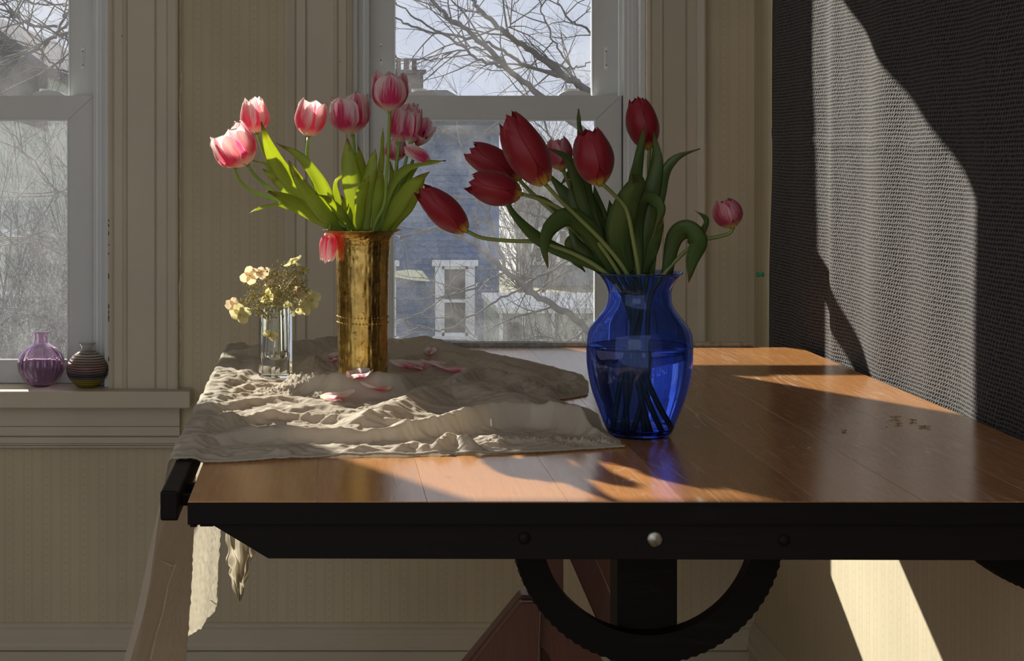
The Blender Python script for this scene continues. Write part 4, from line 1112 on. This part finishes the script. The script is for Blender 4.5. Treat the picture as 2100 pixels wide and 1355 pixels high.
# fallen petals on the cloth
def surf(px, py):
    Y = 2.4
    while Y < 4.1:
        x = (px-CX)/F*Y; z = cloth_top(x, Y)
        if CZ-(py-CY)/F*Y <= z: break
        Y += .004
    return Vector(((px-CX)/F*Y, Y, z))
def fallen(px, py, ang, L, Wd, mat, label, seed, lift=.35):
    c = surf(px, py)+Vector((0, 0, .0015)); rr = random.Random(seed)
    d = Vector((math.cos(ang), math.sin(ang), 0)); s = Vector((-d.y, d.x, 0)); vs, uvs, fs = [], [], []
    nv, nu = 14, 8
    for j in range(nv+1):
        v = j/nv; wv = Wd*1.2*(math.sin((v*.92+.05)*math.pi)**.6)
        for i in range(nu+1):
            u = i/nu*2-1
            q = c+d*(v-.5)*L+s*u*wv
            q.z += wv*.55*u*u+L*lift*1.5*(v-.35)**2+.0015*math.sin(u*6+v*8+seed)
            vs.append(q); uvs.append(((u+1)/2, v))
    zmin = min(vs[j*(nu+1)+i].z-cloth_top(vs[j*(nu+1)+i].x, vs[j*(nu+1)+i].y) for j in range(3, nv-2) for i in range(2, nu-1))
    for q in vs: q.z += -zmin+.0006
    for j in range(nv):
        for i in range(nu):
            a = j*(nu+1)+i; fs.append((a, a+1, a+nu+2, a+nu+1))
    o = pyobj('fallen_petal', [q-c for q in vs], fs, M[mat], None, True, uvs); o.location = c
    tag(o, label, 'petal', 'fallen petals on the cloth')
FP = [(692, 822, .1, .062, .016, 'pink', 'pale fallen petal on the cloth, lowest of the front three'), (738, 806, .6, .052, .020, 'pink2', 'upright curled fallen petal in the middle of the front three'),
      (770, 812, 2.9, .060, .014, 'pink', 'white-tipped fallen petal, right one of the front three'), (825, 758, 2.6, .060, .018, 'pink', 'pale fallen petal beside the foot of the brass vase, right side'),
      (852, 760, 2.2, .055, .020, 'pink2', 'rose fallen petal overlapping the pale one right of the brass vase'), (888, 750, 3.5, .055, .012, 'pink', 'narrow pale fallen petal pointing toward the blue vase'),
      (924, 764, 3.1, .070, .014, 'pink2', 'deep pink fallen petal nearest to the blue vase'), (882, 730, 1.4, .04, .012, 'pink', 'small petal propped on a fold behind the other fallen ones'),
      (687, 748, 1.2, .05, .014, 'pink2', 'fallen petal half hidden against the left of the brass vase')]
for k, a in enumerate(FP): fallen(*a, seed=k)

# ---------------------------------------------------------------- dried hydrangea
hyd = empty('dried_hydrangea', (CR[0], CR[1], TZ+.04), 'dried greenish hydrangea sprig with papery florets in the clear bud vase', 'flower')
M['dry'] = leaf_mat('papery_floret', (.50, .46, .20), (.66, .60, .30), (.85, .78, .40), .45)
M['dry2'] = leaf_mat('papery_floret_pink', (.62, .47, .30), (.72, .60, .40), (.9, .7, .45), .45)
M['bud'] = simple('dried_bud', (.32, .28, .10), .8, var=.4, vscale=200)
M['twig'] = simple('dried_stalk', (.42, .36, .20), .7, var=.2, vscale=80)
nC = P(571, 640, Yc)
top = P(572, 600, Yc)
vs, fs = [], []
tube_data(vs, fs, spline([P(566, 735, Yc+.004), P(569, 690, Yc), nC, top], 12), [.0018]*12, 8)
tube_data(vs, fs, spline([P(572, 738, Yc-.004), P(574, 690, Yc), nC], 8), [.0014]*8, 8)
pyobj('stem', vs, fs, M['twig'], hyd)
cl_pts = [(520, 600, -.02), (505, 618, .0), (530, 630, -.03), (515, 585, .02), (545, 572, .03), (560, 560, .0), (575, 585, -.03), (590, 600, -.01), (590, 545, .02), (600, 565, .0), (612, 560, -.02), (620, 590, .02),
          (545, 620, -.02), (560, 605, .02), (580, 612, -.03), (605, 605, .0), (560, 590, -.02), (535, 640, .0), (548, 648, -.03), (556, 622, .04), (575, 568, .03), (598, 582, .03), (615, 578, .0), (626, 598, -.02), (570, 625, -.02), (522, 612, .02), (583, 598, .04)]
vs, fs = [], []; bm = bmesh.new(); rr = random.Random(4)
for a, b, d in cl_pts:
    e = P(a, b, Yc+d*1.4); mid_ = top.lerp(e, .5)+Vector((0, 0, -.004))
    tube_data(vs, fs, spline([top+Vector((0, 0, -.01)), mid_, e], 7), [.0011, .001, .0009, .0008, .0007, .0006, .0006], 5)
    for k in range(34):
        o_ = Vector((rr.gauss(0, .0075), rr.gauss(0, .0075), rr.gauss(0, .0065))); q = e+o_
        if k % 5 == 0: tube_data(vs, fs, [e, q], [.0004, .0004], 4, False)
        bmesh.ops.create_icosphere(bm, subdivisions=1, radius=rr.uniform(.0013, .0026), matrix=Matrix.Translation(q) @ Matrix.Rotation(rr.random()*3, 4, 'X') @ Matrix.Diagonal((1, 1, 1.4, 1)))
tag(pyobj('stalks', vs, fs, M['twig'], hyd), kind='stuff')
tag(bmobj('bud_clusters', bm, M['bud'], hyd, True), kind='stuff')
def floret(px, py, d, size, tilt, seed, mat='dry'):
    c = P(px, py, Yc+d); rr = random.Random(seed)
    root_ = None
    Rm = Matrix.Rotation(tilt[0], 3, 'X') @ Matrix.Rotation(tilt[1], 3, 'Y') @ Matrix.Rotation(rr.uniform(0, 1.5), 3, 'Z')
    # local plane xy, facing z; base orientation faces camera
    B = Matrix(((1, 0, 0), (0, 0, -1), (0, 1, 0)))
    R_ = B @ Rm
    heart = bmesh.new(); bmesh.ops.create_icosphere(heart, subdivisions=1, radius=.0018, matrix=Matrix.Translation(c))
    fl = bmobj('floret', heart, M['bud'], hyd, True)
    r = size/F*Yc
    for k in range(4):
        an = k*math.pi/2+rr.uniform(-.12, .12); vs, fs, uvs = [], [], []
        n1, n2 = 7, 6
        L_ = r*rr.uniform(.88, 1.1)
        for j in range(n1+1):
            v = j/n1; wv = r*.50*(math.sin((v*.80+.12)*math.pi)**.55)
            for i in range(n2+1):
                u = i/n2*2-1
                l = Vector((v*L_, u*wv, r*.10*math.sin(v*2.5)+r*.10*u*u+.0006*math.sin(seed+k+u*5+v*6)))
                l = Matrix.Rotation(an, 3, 'Z') @ l
                vs.append(c+R_ @ l); uvs.append(((u+1)/2, v*.8))
        for j in range(n1):
            for i in range(n2):
                a = j*(n2+1)+i; fs.append((a, a+1, a+n2+2, a+n2+1))
        pyobj('petal', vs, fs, M[mat], fl, True, uvs)
    tube('floret_stalk', [c, c.lerp(top, .5)+Vector((0, 0, -.003)), top], [.0005, .0005, .0005], M['twig'], fl, 5)
FL = [(512, 565, -.01, 21, (.2, .3), 1, 'dry2'), (482, 628, -.01, 21, (.1, -.5), 2, 'dry2'), (493, 645, -.05, 23, (-.5, .2), 3, 'dry'), (600, 532, .0, 20, (1.2, .5), 4, 'dry'), (622, 548, .02, 18, (1.1, -.6), 5, 'dry'),
      (541, 560, .02, 18, (1.0, .9), 6, 'dry2'), (546, 606, -.04, 21, (.2, .7), 7, 'dry'), (640, 612, -.02, 21, (.1, .1), 8, 'dry'), (622, 630, -.03, 19, (-.3, .3), 9, 'dry'), (608, 600, .02, 19, (.3, 1.0), 10, 'dry2'),
      (553, 612, .03, 20, (.5, -.7), 11, 'dry'), (591, 632, .03, 20, (-.9, .8), 12, 'dry'), (560, 588, .0, 18, (.3, -.4), 14, 'dry2'), (535, 556, -.02, 16, (.8, -.3), 15, 'dry2')]
for a in FL: floret(*a)
floret(554, 688, -.052, 17, (-1.0, .25), 13, 'dry')

# ---------------------------------------------------------------- crumbs on the table right side
for k, (px, py, lb) in enumerate(((1835, 858, 'star-shaped dried flower bit, largest crumb by the sunlit corner of the table'), (1872, 863, 'flat dried crumb farthest toward the curtain but one'), (1896, 876, 'folded dried crumb nearest the dark curtain'),
                                  (1843, 870, 'tiny dried crumb just below the star-shaped bit'), (1819, 875, 'smallest dried speck beside the tiny crumb'), (1730, 885, 'pair of dried crumbs standing alone in mid table'), (1656, 920, 'lone pale crumb on the table nearest the blue vase'))):
    x, Y = tp(px, py); rr = random.Random(k+9); bm = bmesh.new()
    sz = (.0055, .005, .0055, .004, .0025, .0045, .0028)[k]
    for j in range(4 if k != 4 else 2):
        a = rr.uniform(0, 6.3)
        mt = Matrix.Translation((math.cos(a)*sz*.9, math.sin(a)*sz*.9, sz*.25)) @ Matrix.Rotation(a, 4, 'Z') @ Matrix.Rotation(rr.uniform(-.5, .2), 4, 'Y') @ Matrix.Diagonal((sz*1.1, sz*.35, sz*.25, 1))
        bmesh.ops.create_icosphere(bm, subdivisions=1, radius=1, matrix=mt)
    o = bmobj('dried_crumb', bm, M['bud'] if k != 6 else M['twig'], None, True)
    z0 = min(v.co.z for v in o.data.vertices); o.location = (x, Y, TZ-z0)
    tag(o, lb, 'crumb', 'dried flower crumbs on the table')

# ---------------------------------------------------------------- outdoors
GZ = -3.2
M['lawn'] = simple('winter_lawn', (.22, .22, .15), .95, var=.3, vscale=1.2)
tag(box('ground', -70, 90, 5.2, 160, GZ-.2, GZ, M['lawn']), 'winter lawn and yards outside', kind='structure')
M['bark'] = simple('grey_bark', (.085, .080, .085), .9, var=.3, vscale=4)
M['bark2'] = simple('pale_bark', (.12, .11, .105), .9, var=.3, vscale=4)
def grow(vs, fs, p0, d0, L, r0, lev, rr, sides, up=.1, wig=.28, kids=7, maxlev=3, spread=(.5, 1.0), planar=0.):
    n = max(4, int(L/.22)) if lev < 2 else 4
    n = min(n, 11); pts = [p0.copy()]; d = d0.copy(); st = L/n
    for i in range(n):
        d = (d+Vector((rr.uniform(-wig, wig), rr.uniform(-wig, wig), rr.uniform(-wig, wig)+up*.3))).normalized()
        pts.append(pts[-1]+d*st)
    rads = [r0*(1-.75*i/n) for i in range(n+1)]
    tube_data(vs, fs, pts, rads, sides, False)
    if lev >= maxlev:
        return
    for k in range(kids):
        i = rr.randint(max(1, n//5), n); p = pts[i]; t = (pts[i]-pts[i-1]).normalized()
        o = Vector((rr.gauss(0, 1), rr.gauss(0, 1)*(1-planar), rr.gauss(0, 1))); o = (o-t*o.dot(t)).normalized()
        a = rr.uniform(*spread); nd = (t*math.cos(a)+o*math.sin(a)).normalized()
        grow(vs, fs, p, nd, L*rr.uniform(.35, .6), rads[i]*.62, lev+1, rr, 4 if lev < 1 else 3, up, wig, max(3, kids-2), maxlev, spread, planar)
def tree_from(name, Y, mains, trunk_px, label, seed, mat, minr=.006, kids=9, sub=2, group='bare trees outside', twl=1.0):
    rr = random.Random(seed); root = empty(name, (pxX(trunk_px, Y), Y, GZ), label, 'tree', group)
    x = pxX(trunk_px, Y); vs, fs = [], []
    tp_ = spline([Vector((x, Y, GZ-.05)), Vector((x+.1, Y, -.5)), Vector((x-.05, Y+.1, 2.0)), Vector((x+.1, Y, 5.0))], 20)
    tube_data(vs, fs, tp_, [.22-.006*i for i in range(20)], 10); pyobj('trunk', vs, fs, mat, root)
    tw_v, tw_f = [], []
    for pl, th, dy, join in mains:
        vs, fs = [], []
        q = [P(a, b, Y+dy*(i/(len(pl)-1))) for i, (a, b) in enumerate(pl)]
        c = spline(q, 5*len(q)); nn = len(c)
        # natural kinks
        for i in range(1, nn): c[i] = c[i]+Vector((rr.uniform(-1, 1), rr.uniform(-1, 1), rr.uniform(-1, 1)))*.012
        r_0 = th/2/F*Y
        rads = [max(r_0*(1-.62*i/nn), .004) for i in range(nn)]
        tube_data(vs, fs, c, rads, 8); pyobj('branch', vs, fs, mat, root)
        for k in range(kids):
            i = rr.randint(2, nn-1); t = (c[i]-c[i-1]).normalized()
            o = Vector((rr.gauss(0, 1), rr.gauss(0, .5), rr.gauss(0, 1))); o = (o-t*o.dot(t)).normalized(); a = rr.uniform(.35, 1.1)
            grow(tw_v, tw_f, c[i], (t*math.cos(a)+o*math.sin(a)).normalized(), rr.uniform(.35, 1.0)*twl, max(rads[i]*.45, .0055), 0, rr, 5, .05, .26, 5, sub, (.5, 1.1))
    tag(pyobj('twigs', tw_v, tw_f, mat, root), kind='stuff')
    return root
X_ = 1500
mains = [
 ([(X_, 500), (1206, 275), (1106, 195), (1046, 145), (1002, 100), (961, 66), (920, 35), (885, 0), (850, -60)], 15, -.6, 0),
 ([(X_, 400), (1300, 260), (1203, 185), (1156, 154), (1109, 116), (1062, 85), (1024, 57), (983, 19), (960, -10), (920, -80)], 18, .4, 0),
 ([(1156, 157), (1077, 135), (1040, 110), (983, 82), (920, 72), (857, 57), (810, 35), (760, 10)], 8, -.3, 0),
 ([(1046, 142), (983, 122), (939, 91), (889, 60), (835, 25), (800, -5)], 7, -.4, 0),
 ([(1175, 160), (1165, 132), (1137, 85), (1118, 44), (1105, 0), (1095, -60)], 5, .3, 0),
 ([(1330, 180), (1212, 69), (1165, 38), (1143, 0), (1120, -40)], 6, .3, 0),
 ([(1002, 100), (960, 100), (920, 110), (889, 123), (810, 116), (770, 110)], 4, .2, 0),
 ([(1024, 57), (1040, 60), (1049, 28), (1065, -10)], 4, .3, 0),
 ([(1109, 116), (1160, 140), (1190, 135), (1230, 120)], 5, -.3, 0),
 ([(X_, 875), (1300, 742), (1205, 674), (1146, 631), (1087, 598), (1040, 556), (1004, 527), (964, 494), (900, 470), (820, 490)], 17, -.8, 0),
 ([(1040, 556), (1020, 500), (1002, 454), (981, 405), (960, 330), (945, 290)], 8, .4, 0),
 ([(1034, 560), (990, 580), (957, 594), (858, 617), (808, 612), (760, 620)], 5, -.4, 0),
 ([(1190, 520), (1120, 560), (1063, 594), (1007, 624), (922, 674), (874, 679), (800, 690)], 6, -.2, 0),
 ([(X_, 640), (1300, 560), (1180, 480), (1100, 440), (1020, 420), (900, 400), (820, 440)], 7, .2, 0),
 ([(X_, 560), (1350, 470), (1200, 400), (1150, 330), (1120, 260), (1080, 200)], 8, .6, 0),
 ([(1205, 672), (1160, 700), (1100, 690), (1000, 700), (930, 650)], 5, -.2, 0)]
tree_from('bare_tree', 13.0, mains, 1530, 'bare budding tree with heavy slanting limbs behind the table window', 11, M['bark'], kids=7)
mains = [
 ([(420, 40), (260, 45), (158, 62), (108, 77), (74, 100), (30, 130)], 10, -.5, 0), ([(250, 30), (158, 42), (118, 65), (90, 95), (62, 108)], 8, .3, 0),
 ([(90, 90), (118, 65), (130, 31), (139, 0), (145, -50)], 6, .4, 0), ([(118, 55), (60, 50), (30, 40), (14, 10), (0, -30)], 6, -.3, 0),
 ([(400, 90), (250, 110), (158, 105), (110, 135), (60, 150)], 5, .3, 0), ([(139, 10), (90, 8), (50, 0), (20, -20)], 4, .2, 0),
 ([(158, 150), (120, 140), (90, 110), (60, 70), (40, 30), (30, -20)], 5, .2, 0), ([(430, 640), (250, 600), (160, 540), (90, 480), (20, 500), (-40, 480)], 9, -.5, 0),
 ([(430, 520), (250, 480), (130, 400), (70, 330), (30, 300)], 7, .4, 0), ([(300, 760), (160, 700), (60, 640), (-20, 620)], 6, .2, 0), ([(300, 420), (160, 380), (90, 430), (40, 560), (30, 700)], 6, .1, 0)]
tree_from('bare_tree', 12.0, mains, 450, 'bare tree with tangled twigs behind the left window', 12, M['bark'], kids=12)
# thicket shrubs farther back
def shrub(px, Y, h, seed, label, mat, nst=9, maxlev=2):
    rr = random.Random(seed); x = pxX(px, Y); root = empty('bare_shrub', (x, Y, GZ), label, 'shrub', 'bare shrubs in the yards')
    vs, fs = [], []
    for k in range(nst):
        a = rr.uniform(0, 6.28); d = Vector((math.cos(a)*.35, math.sin(a)*.35, 1)).normalized()
        grow(vs, fs, Vector((x+math.cos(a)*.2, Y+math.sin(a)*.2, GZ-.03)), d, h*rr.uniform(.7, 1.0), .03*h/4, 0, rr, 5, .12, .20, 11, maxlev, (.35, .9))
    pyobj('stems', vs, fs, mat, root)['kind'] = 'stuff'
LBS = ['tall bare shrub behind the left window, leftmost', 'tall bare shrub behind the left window, second from left', 'bare shrub hidden between the windows', 'bare shrub beyond the fence, left of the blue vase',
       'bare shrub beyond the fence, right edge of the table window', 'far bare thicket behind the blue house corner', 'far bare thicket above the fence']
for k, (px, Y, h) in enumerate(((20, 16, 4.4), (125, 18, 4.6), (180, 20, 4.8), (1150, 24, 3.0), (1215, 22, 3.2), (1090, 46, 6.0), (1205, 48, 6.6))):
    shrub(px, Y, h, 60+k, LBS[k], M['bark2'] if k % 2 else M['bark'], 9 if k < 3 else 5, 3 if k not in (2,) else 2)
# blue clapboard house
def siding(root, x0, x1, yf, z0, z1, exp, mat, holes=()):
    n = int((z1-z0)/exp); 
    for i in range(n):
        a = z0+i*exp; b = a+exp
        spans = [(x0, x1)]
        for hx0, hx1, hz0, hz1 in holes:
            if b > hz0 and a < hz1:
                ns = []
                for s0, s1 in spans:
                    if hx0 > s0: ns.append((s0, min(s1, hx0)))
                    if hx1 < s1: ns.append((max(s0, hx1), s1))
                spans = ns
        bm = bmesh.new()
        for s0, s1 in spans:
            if s1-s0 < .02: continue
            v = [bm.verts.new(c) for c in ((s0, yf-.022, a), (s1, yf-.022, a), (s1, yf-.004, b), (s0, yf-.004, b), (s0, yf, a), (s1, yf, a), (s1, yf, b), (s0, yf, b))]
            for f_ in ((0, 1, 2, 3), (4, 7, 6, 5), (0, 4, 5, 1), (3, 2, 6, 7), (0, 3, 7, 4), (1, 5, 6, 2)): bm.faces.new([v[k] for k in f_])
        bmobj('siding_board', bm, mat, root)
def house_window(root, x0, x1, z0, z1, yf, trim, glassm, muntin=True):
    w = (x1-x0)*.17
    b = [(x0, x0+w, yf-.09, yf-.023, z0, z1), (x1-w, x1, yf-.09, yf-.023, z0, z1), (x0-.06, x1+.06, yf-.11, yf-.023, z1, z1+w*.9), (x0-.05, x1+.05, yf-.12, yf-.023, z0-w*.5, z0)]
    o = boxes('window', b, trim, root)
    ins = [(x0+w, x0+w+.05, yf-.05, yf-.01, z0, z1), (x1-w-.05, x1-w, yf-.05, yf-.01, z0, z1), (x0+w, x1-w, yf-.055, yf-.01, (z0+z1)/2-.03, (z0+z1)/2+.03), (x0+w, x1-w, yf-.05, yf-.01, z1-.06, z1), (x0+w, x1-w, yf-.05, yf-.01, z0, z0+.06)]
    boxes('sash', ins, trim, o)
    box('pane', x0+w, x1-w, yf-.03, yf-.02, z0, (z0+z1)/2-.03, glassm, o); box('pane', x0+w, x1-w, yf-.03, yf-.02, (z0+z1)/2+.03, z1, glassm, o)
M['blueside'] = simple('blue_clapboard', (.075, .135, .27), .7, var=.12, vscale=2)
M['housetrim'] = simple('white_house_trim', (.80, .82, .86), .6, var=.05)
M['dkglass'] = simple('dark_window_glass', (.06, .065, .07), .15, var=.3)
M['roof'] = simple('slate_shingle', (.075, .085, .11), .85, var=.3, vscale=5)
M['brick'] = simple('weathered_brick', (.16, .12, .11), .9, var=.3, vscale=12)
YH = 34.0
hs = empty('blue_house', (pxX(900, YH), YH, GZ), 'blue clapboard house with white window trim seen through the table window', 'house')
hx0, hx1 = pxX(560, YH), pxX(1020, YH); hz1 = pyZ(272, YH)
box('wall', hx0, hx1, YH+.002, YH+9, GZ, hz1, M['blueside'], hs)
wa = (pxX(892, YH), pxX(973, YH), pyZ(688, YH), pyZ(545, YH)); wb = (pxX(735, YH), pxX(812, YH), pyZ(688, YH), pyZ(545, YH))
wc = (pxX(892, YH), pxX(973, YH), pyZ(430, YH), pyZ(300, YH))
siding(hs, hx0, hx1, YH, GZ, hz1-.02, .115, M['blueside'], (wa, wb))
for q in (wa, wb): house_window(hs, *q, YH, M['housetrim'], M['dkglass'])
box('corner_board', hx1-.14, hx1+.03, YH-.04, YH+.1, GZ, hz1, M['blueside'], hs)
prism('roof', [(hx0-.3, hz1-.02), (hx1+.35, hz1-.02), (hx1+.2, hz1+.15), (hx1-1.0, pyZ(186, YH)), (hx0-.3, pyZ(186, YH))], YH-.4, YH+9, M['roof'], hs)
cx0, cx1 = pxX(770, 37), pxX(868, 37)
ch = box('chimney', cx0, cx1, 37, 37.9, hz1, pyZ(150, 37), M['brick'], hs)
box('chimney_cap', cx0-.06, cx1+.06, 36.94, 37.96, pyZ(150, 37), pyZ(143, 37), M['brick'], ch)
for a, b in ((790, 801), (813, 824), (829, 841), (846, 857)):
    c_ = ((pxX(a, 37)+pxX(b, 37))/2, 37.4); r = (b-a)/2/F*37; z = pyZ(143, 37)
    lathe('chimney_pot', [(r*1.05, z), (r, z+.05), (r*.9, z+.22), (r*1.02, z+.26), (r*.8, z+.26)], c_, M['brick'], ch, 14)
prism('light_patch', [(pxX(a, 33.8), pyZ(b, 33.8)) for a, b in ((800, 557), (838, 553), (866, 555), (874, 566), (883, 577), (850, 575), (800, 566))], 33.80, 33.86, simple('pale_yellow_light', (.85, .85, .62), .8), hs)['label'] = 'small pale yellow panel standing in for light on the blue wall'  # added thin panel, its pale colour stands in for light on the wall
# pale porch annex right of the house
YP = 30.0
an = empty('porch_annex', (pxX(1120, YP), YP, GZ), 'pale low porch with white railing right of the blue house', 'porch')
M['palewall'] = simple('pale_siding', (.46, .50, .44), .8, var=.1, vscale=2)
M['snow'] = simple('white_rail_paint', (.85, .86, .86), .7)
box('wall', pxX(1024, YP), pxX(1420, YP), YP, YP+3, GZ, pyZ(641, YP), M['palewall'], an)
box('railing_cap', pxX(1020, YP), pxX(1430, YP), YP-.12, YP+3.1, pyZ(641, YP), pyZ(630, YP), M['snow'], an)
for px in (1024, 1070, 1130, 1186, 1240):
    box('porch_post', pxX(px, YP), pxX(px+6, YP), YP-.06, YP-.005, GZ, pyZ(641, YP), M['snow'], an)
box('porch_door', pxX(1040, YP), pxX(1064, YP), YP-.05, YP-.003, GZ, pyZ(660, YP), M['dkglass'], an)
# grey far house behind, right
YG = 60.0
gh = empty('grey_house', (pxX(1180, YG), YG, GZ), 'far grey house almost hidden by twigs, right part of the table window', 'house')
box('wall', pxX(1060, YG), pxX(1400, YG), YG, YG+8, GZ, pyZ(420, YG), simple('grey_siding', (.30, .32, .34), .8), gh)
prism('roof', [(pxX(1050, YG), pyZ(420, YG)), (pxX(1410, YG), pyZ(420, YG)), (pxX(1330, YG), pyZ(330, YG)), (pxX(1120, YG), pyZ(330, YG))], YG-.3, YG+8, M['roof'], gh)
for a in (1090, 1140, 1200):
    house_window(gh, pxX(a, YG), pxX(a+28, YG), pyZ(540, YG), pyZ(470, YG), YG, M['housetrim'], M['dkglass'])
# gabled house behind the left window
YL = 26.0
lh = empty('gabled_house', (pxX(0, YL), YL, GZ), 'dark shingled gabled house seen through the left window', 'house')
ax_, az_ = pxX(-60, YL), pyZ(30, YL)
ex, ez = pxX(101, YL), pyZ(150, YL)
prism('wall', [(ax_-(ex-ax_), GZ), (ex, GZ), (ex, ez), (ax_, az_), (ax_-(ex-ax_), ez)], YL, YL+8, M['palewall'], lh)
for sgn in (1, -1):
    prism('roof_slope', [(ax_, az_), (ax_, az_+.12), (ax_+sgn*(ex-ax_+.1), ez+.04), (ax_+sgn*(ex-ax_+.1), ez-.08)], YL-.35, YL+8, M['roof'], lh)
M['shing'] = simple('dark_wall_shingle', (.08, .085, .09), .9, var=.3, vscale=9)
prism('gable_face', [(ax_-(ex-ax_)*.98, ez), (ex-.03, pyZ(270, YL)), (ex-.03, ez), (ax_, az_-.06)], YL-.03, YL-.001, M['shing'], lh)
for q in ((pxX(-30, YL), pxX(12, YL), pyZ(610, YL), pyZ(500, YL)),):
    house_window(lh, *q, YL, M['housetrim'], M['dkglass'])
box('porch_roof', pxX(-40, YL), pxX(62, YL), YL-1.2, YL-.01, pyZ(480, YL), pyZ(468, YL), M['snow'], lh)
box('deck_rail', pxX(5, 24), pxX(110, 24), 23.9, 24.0, pyZ(606, 24), pyZ(598, 24), M['snow'], lh)
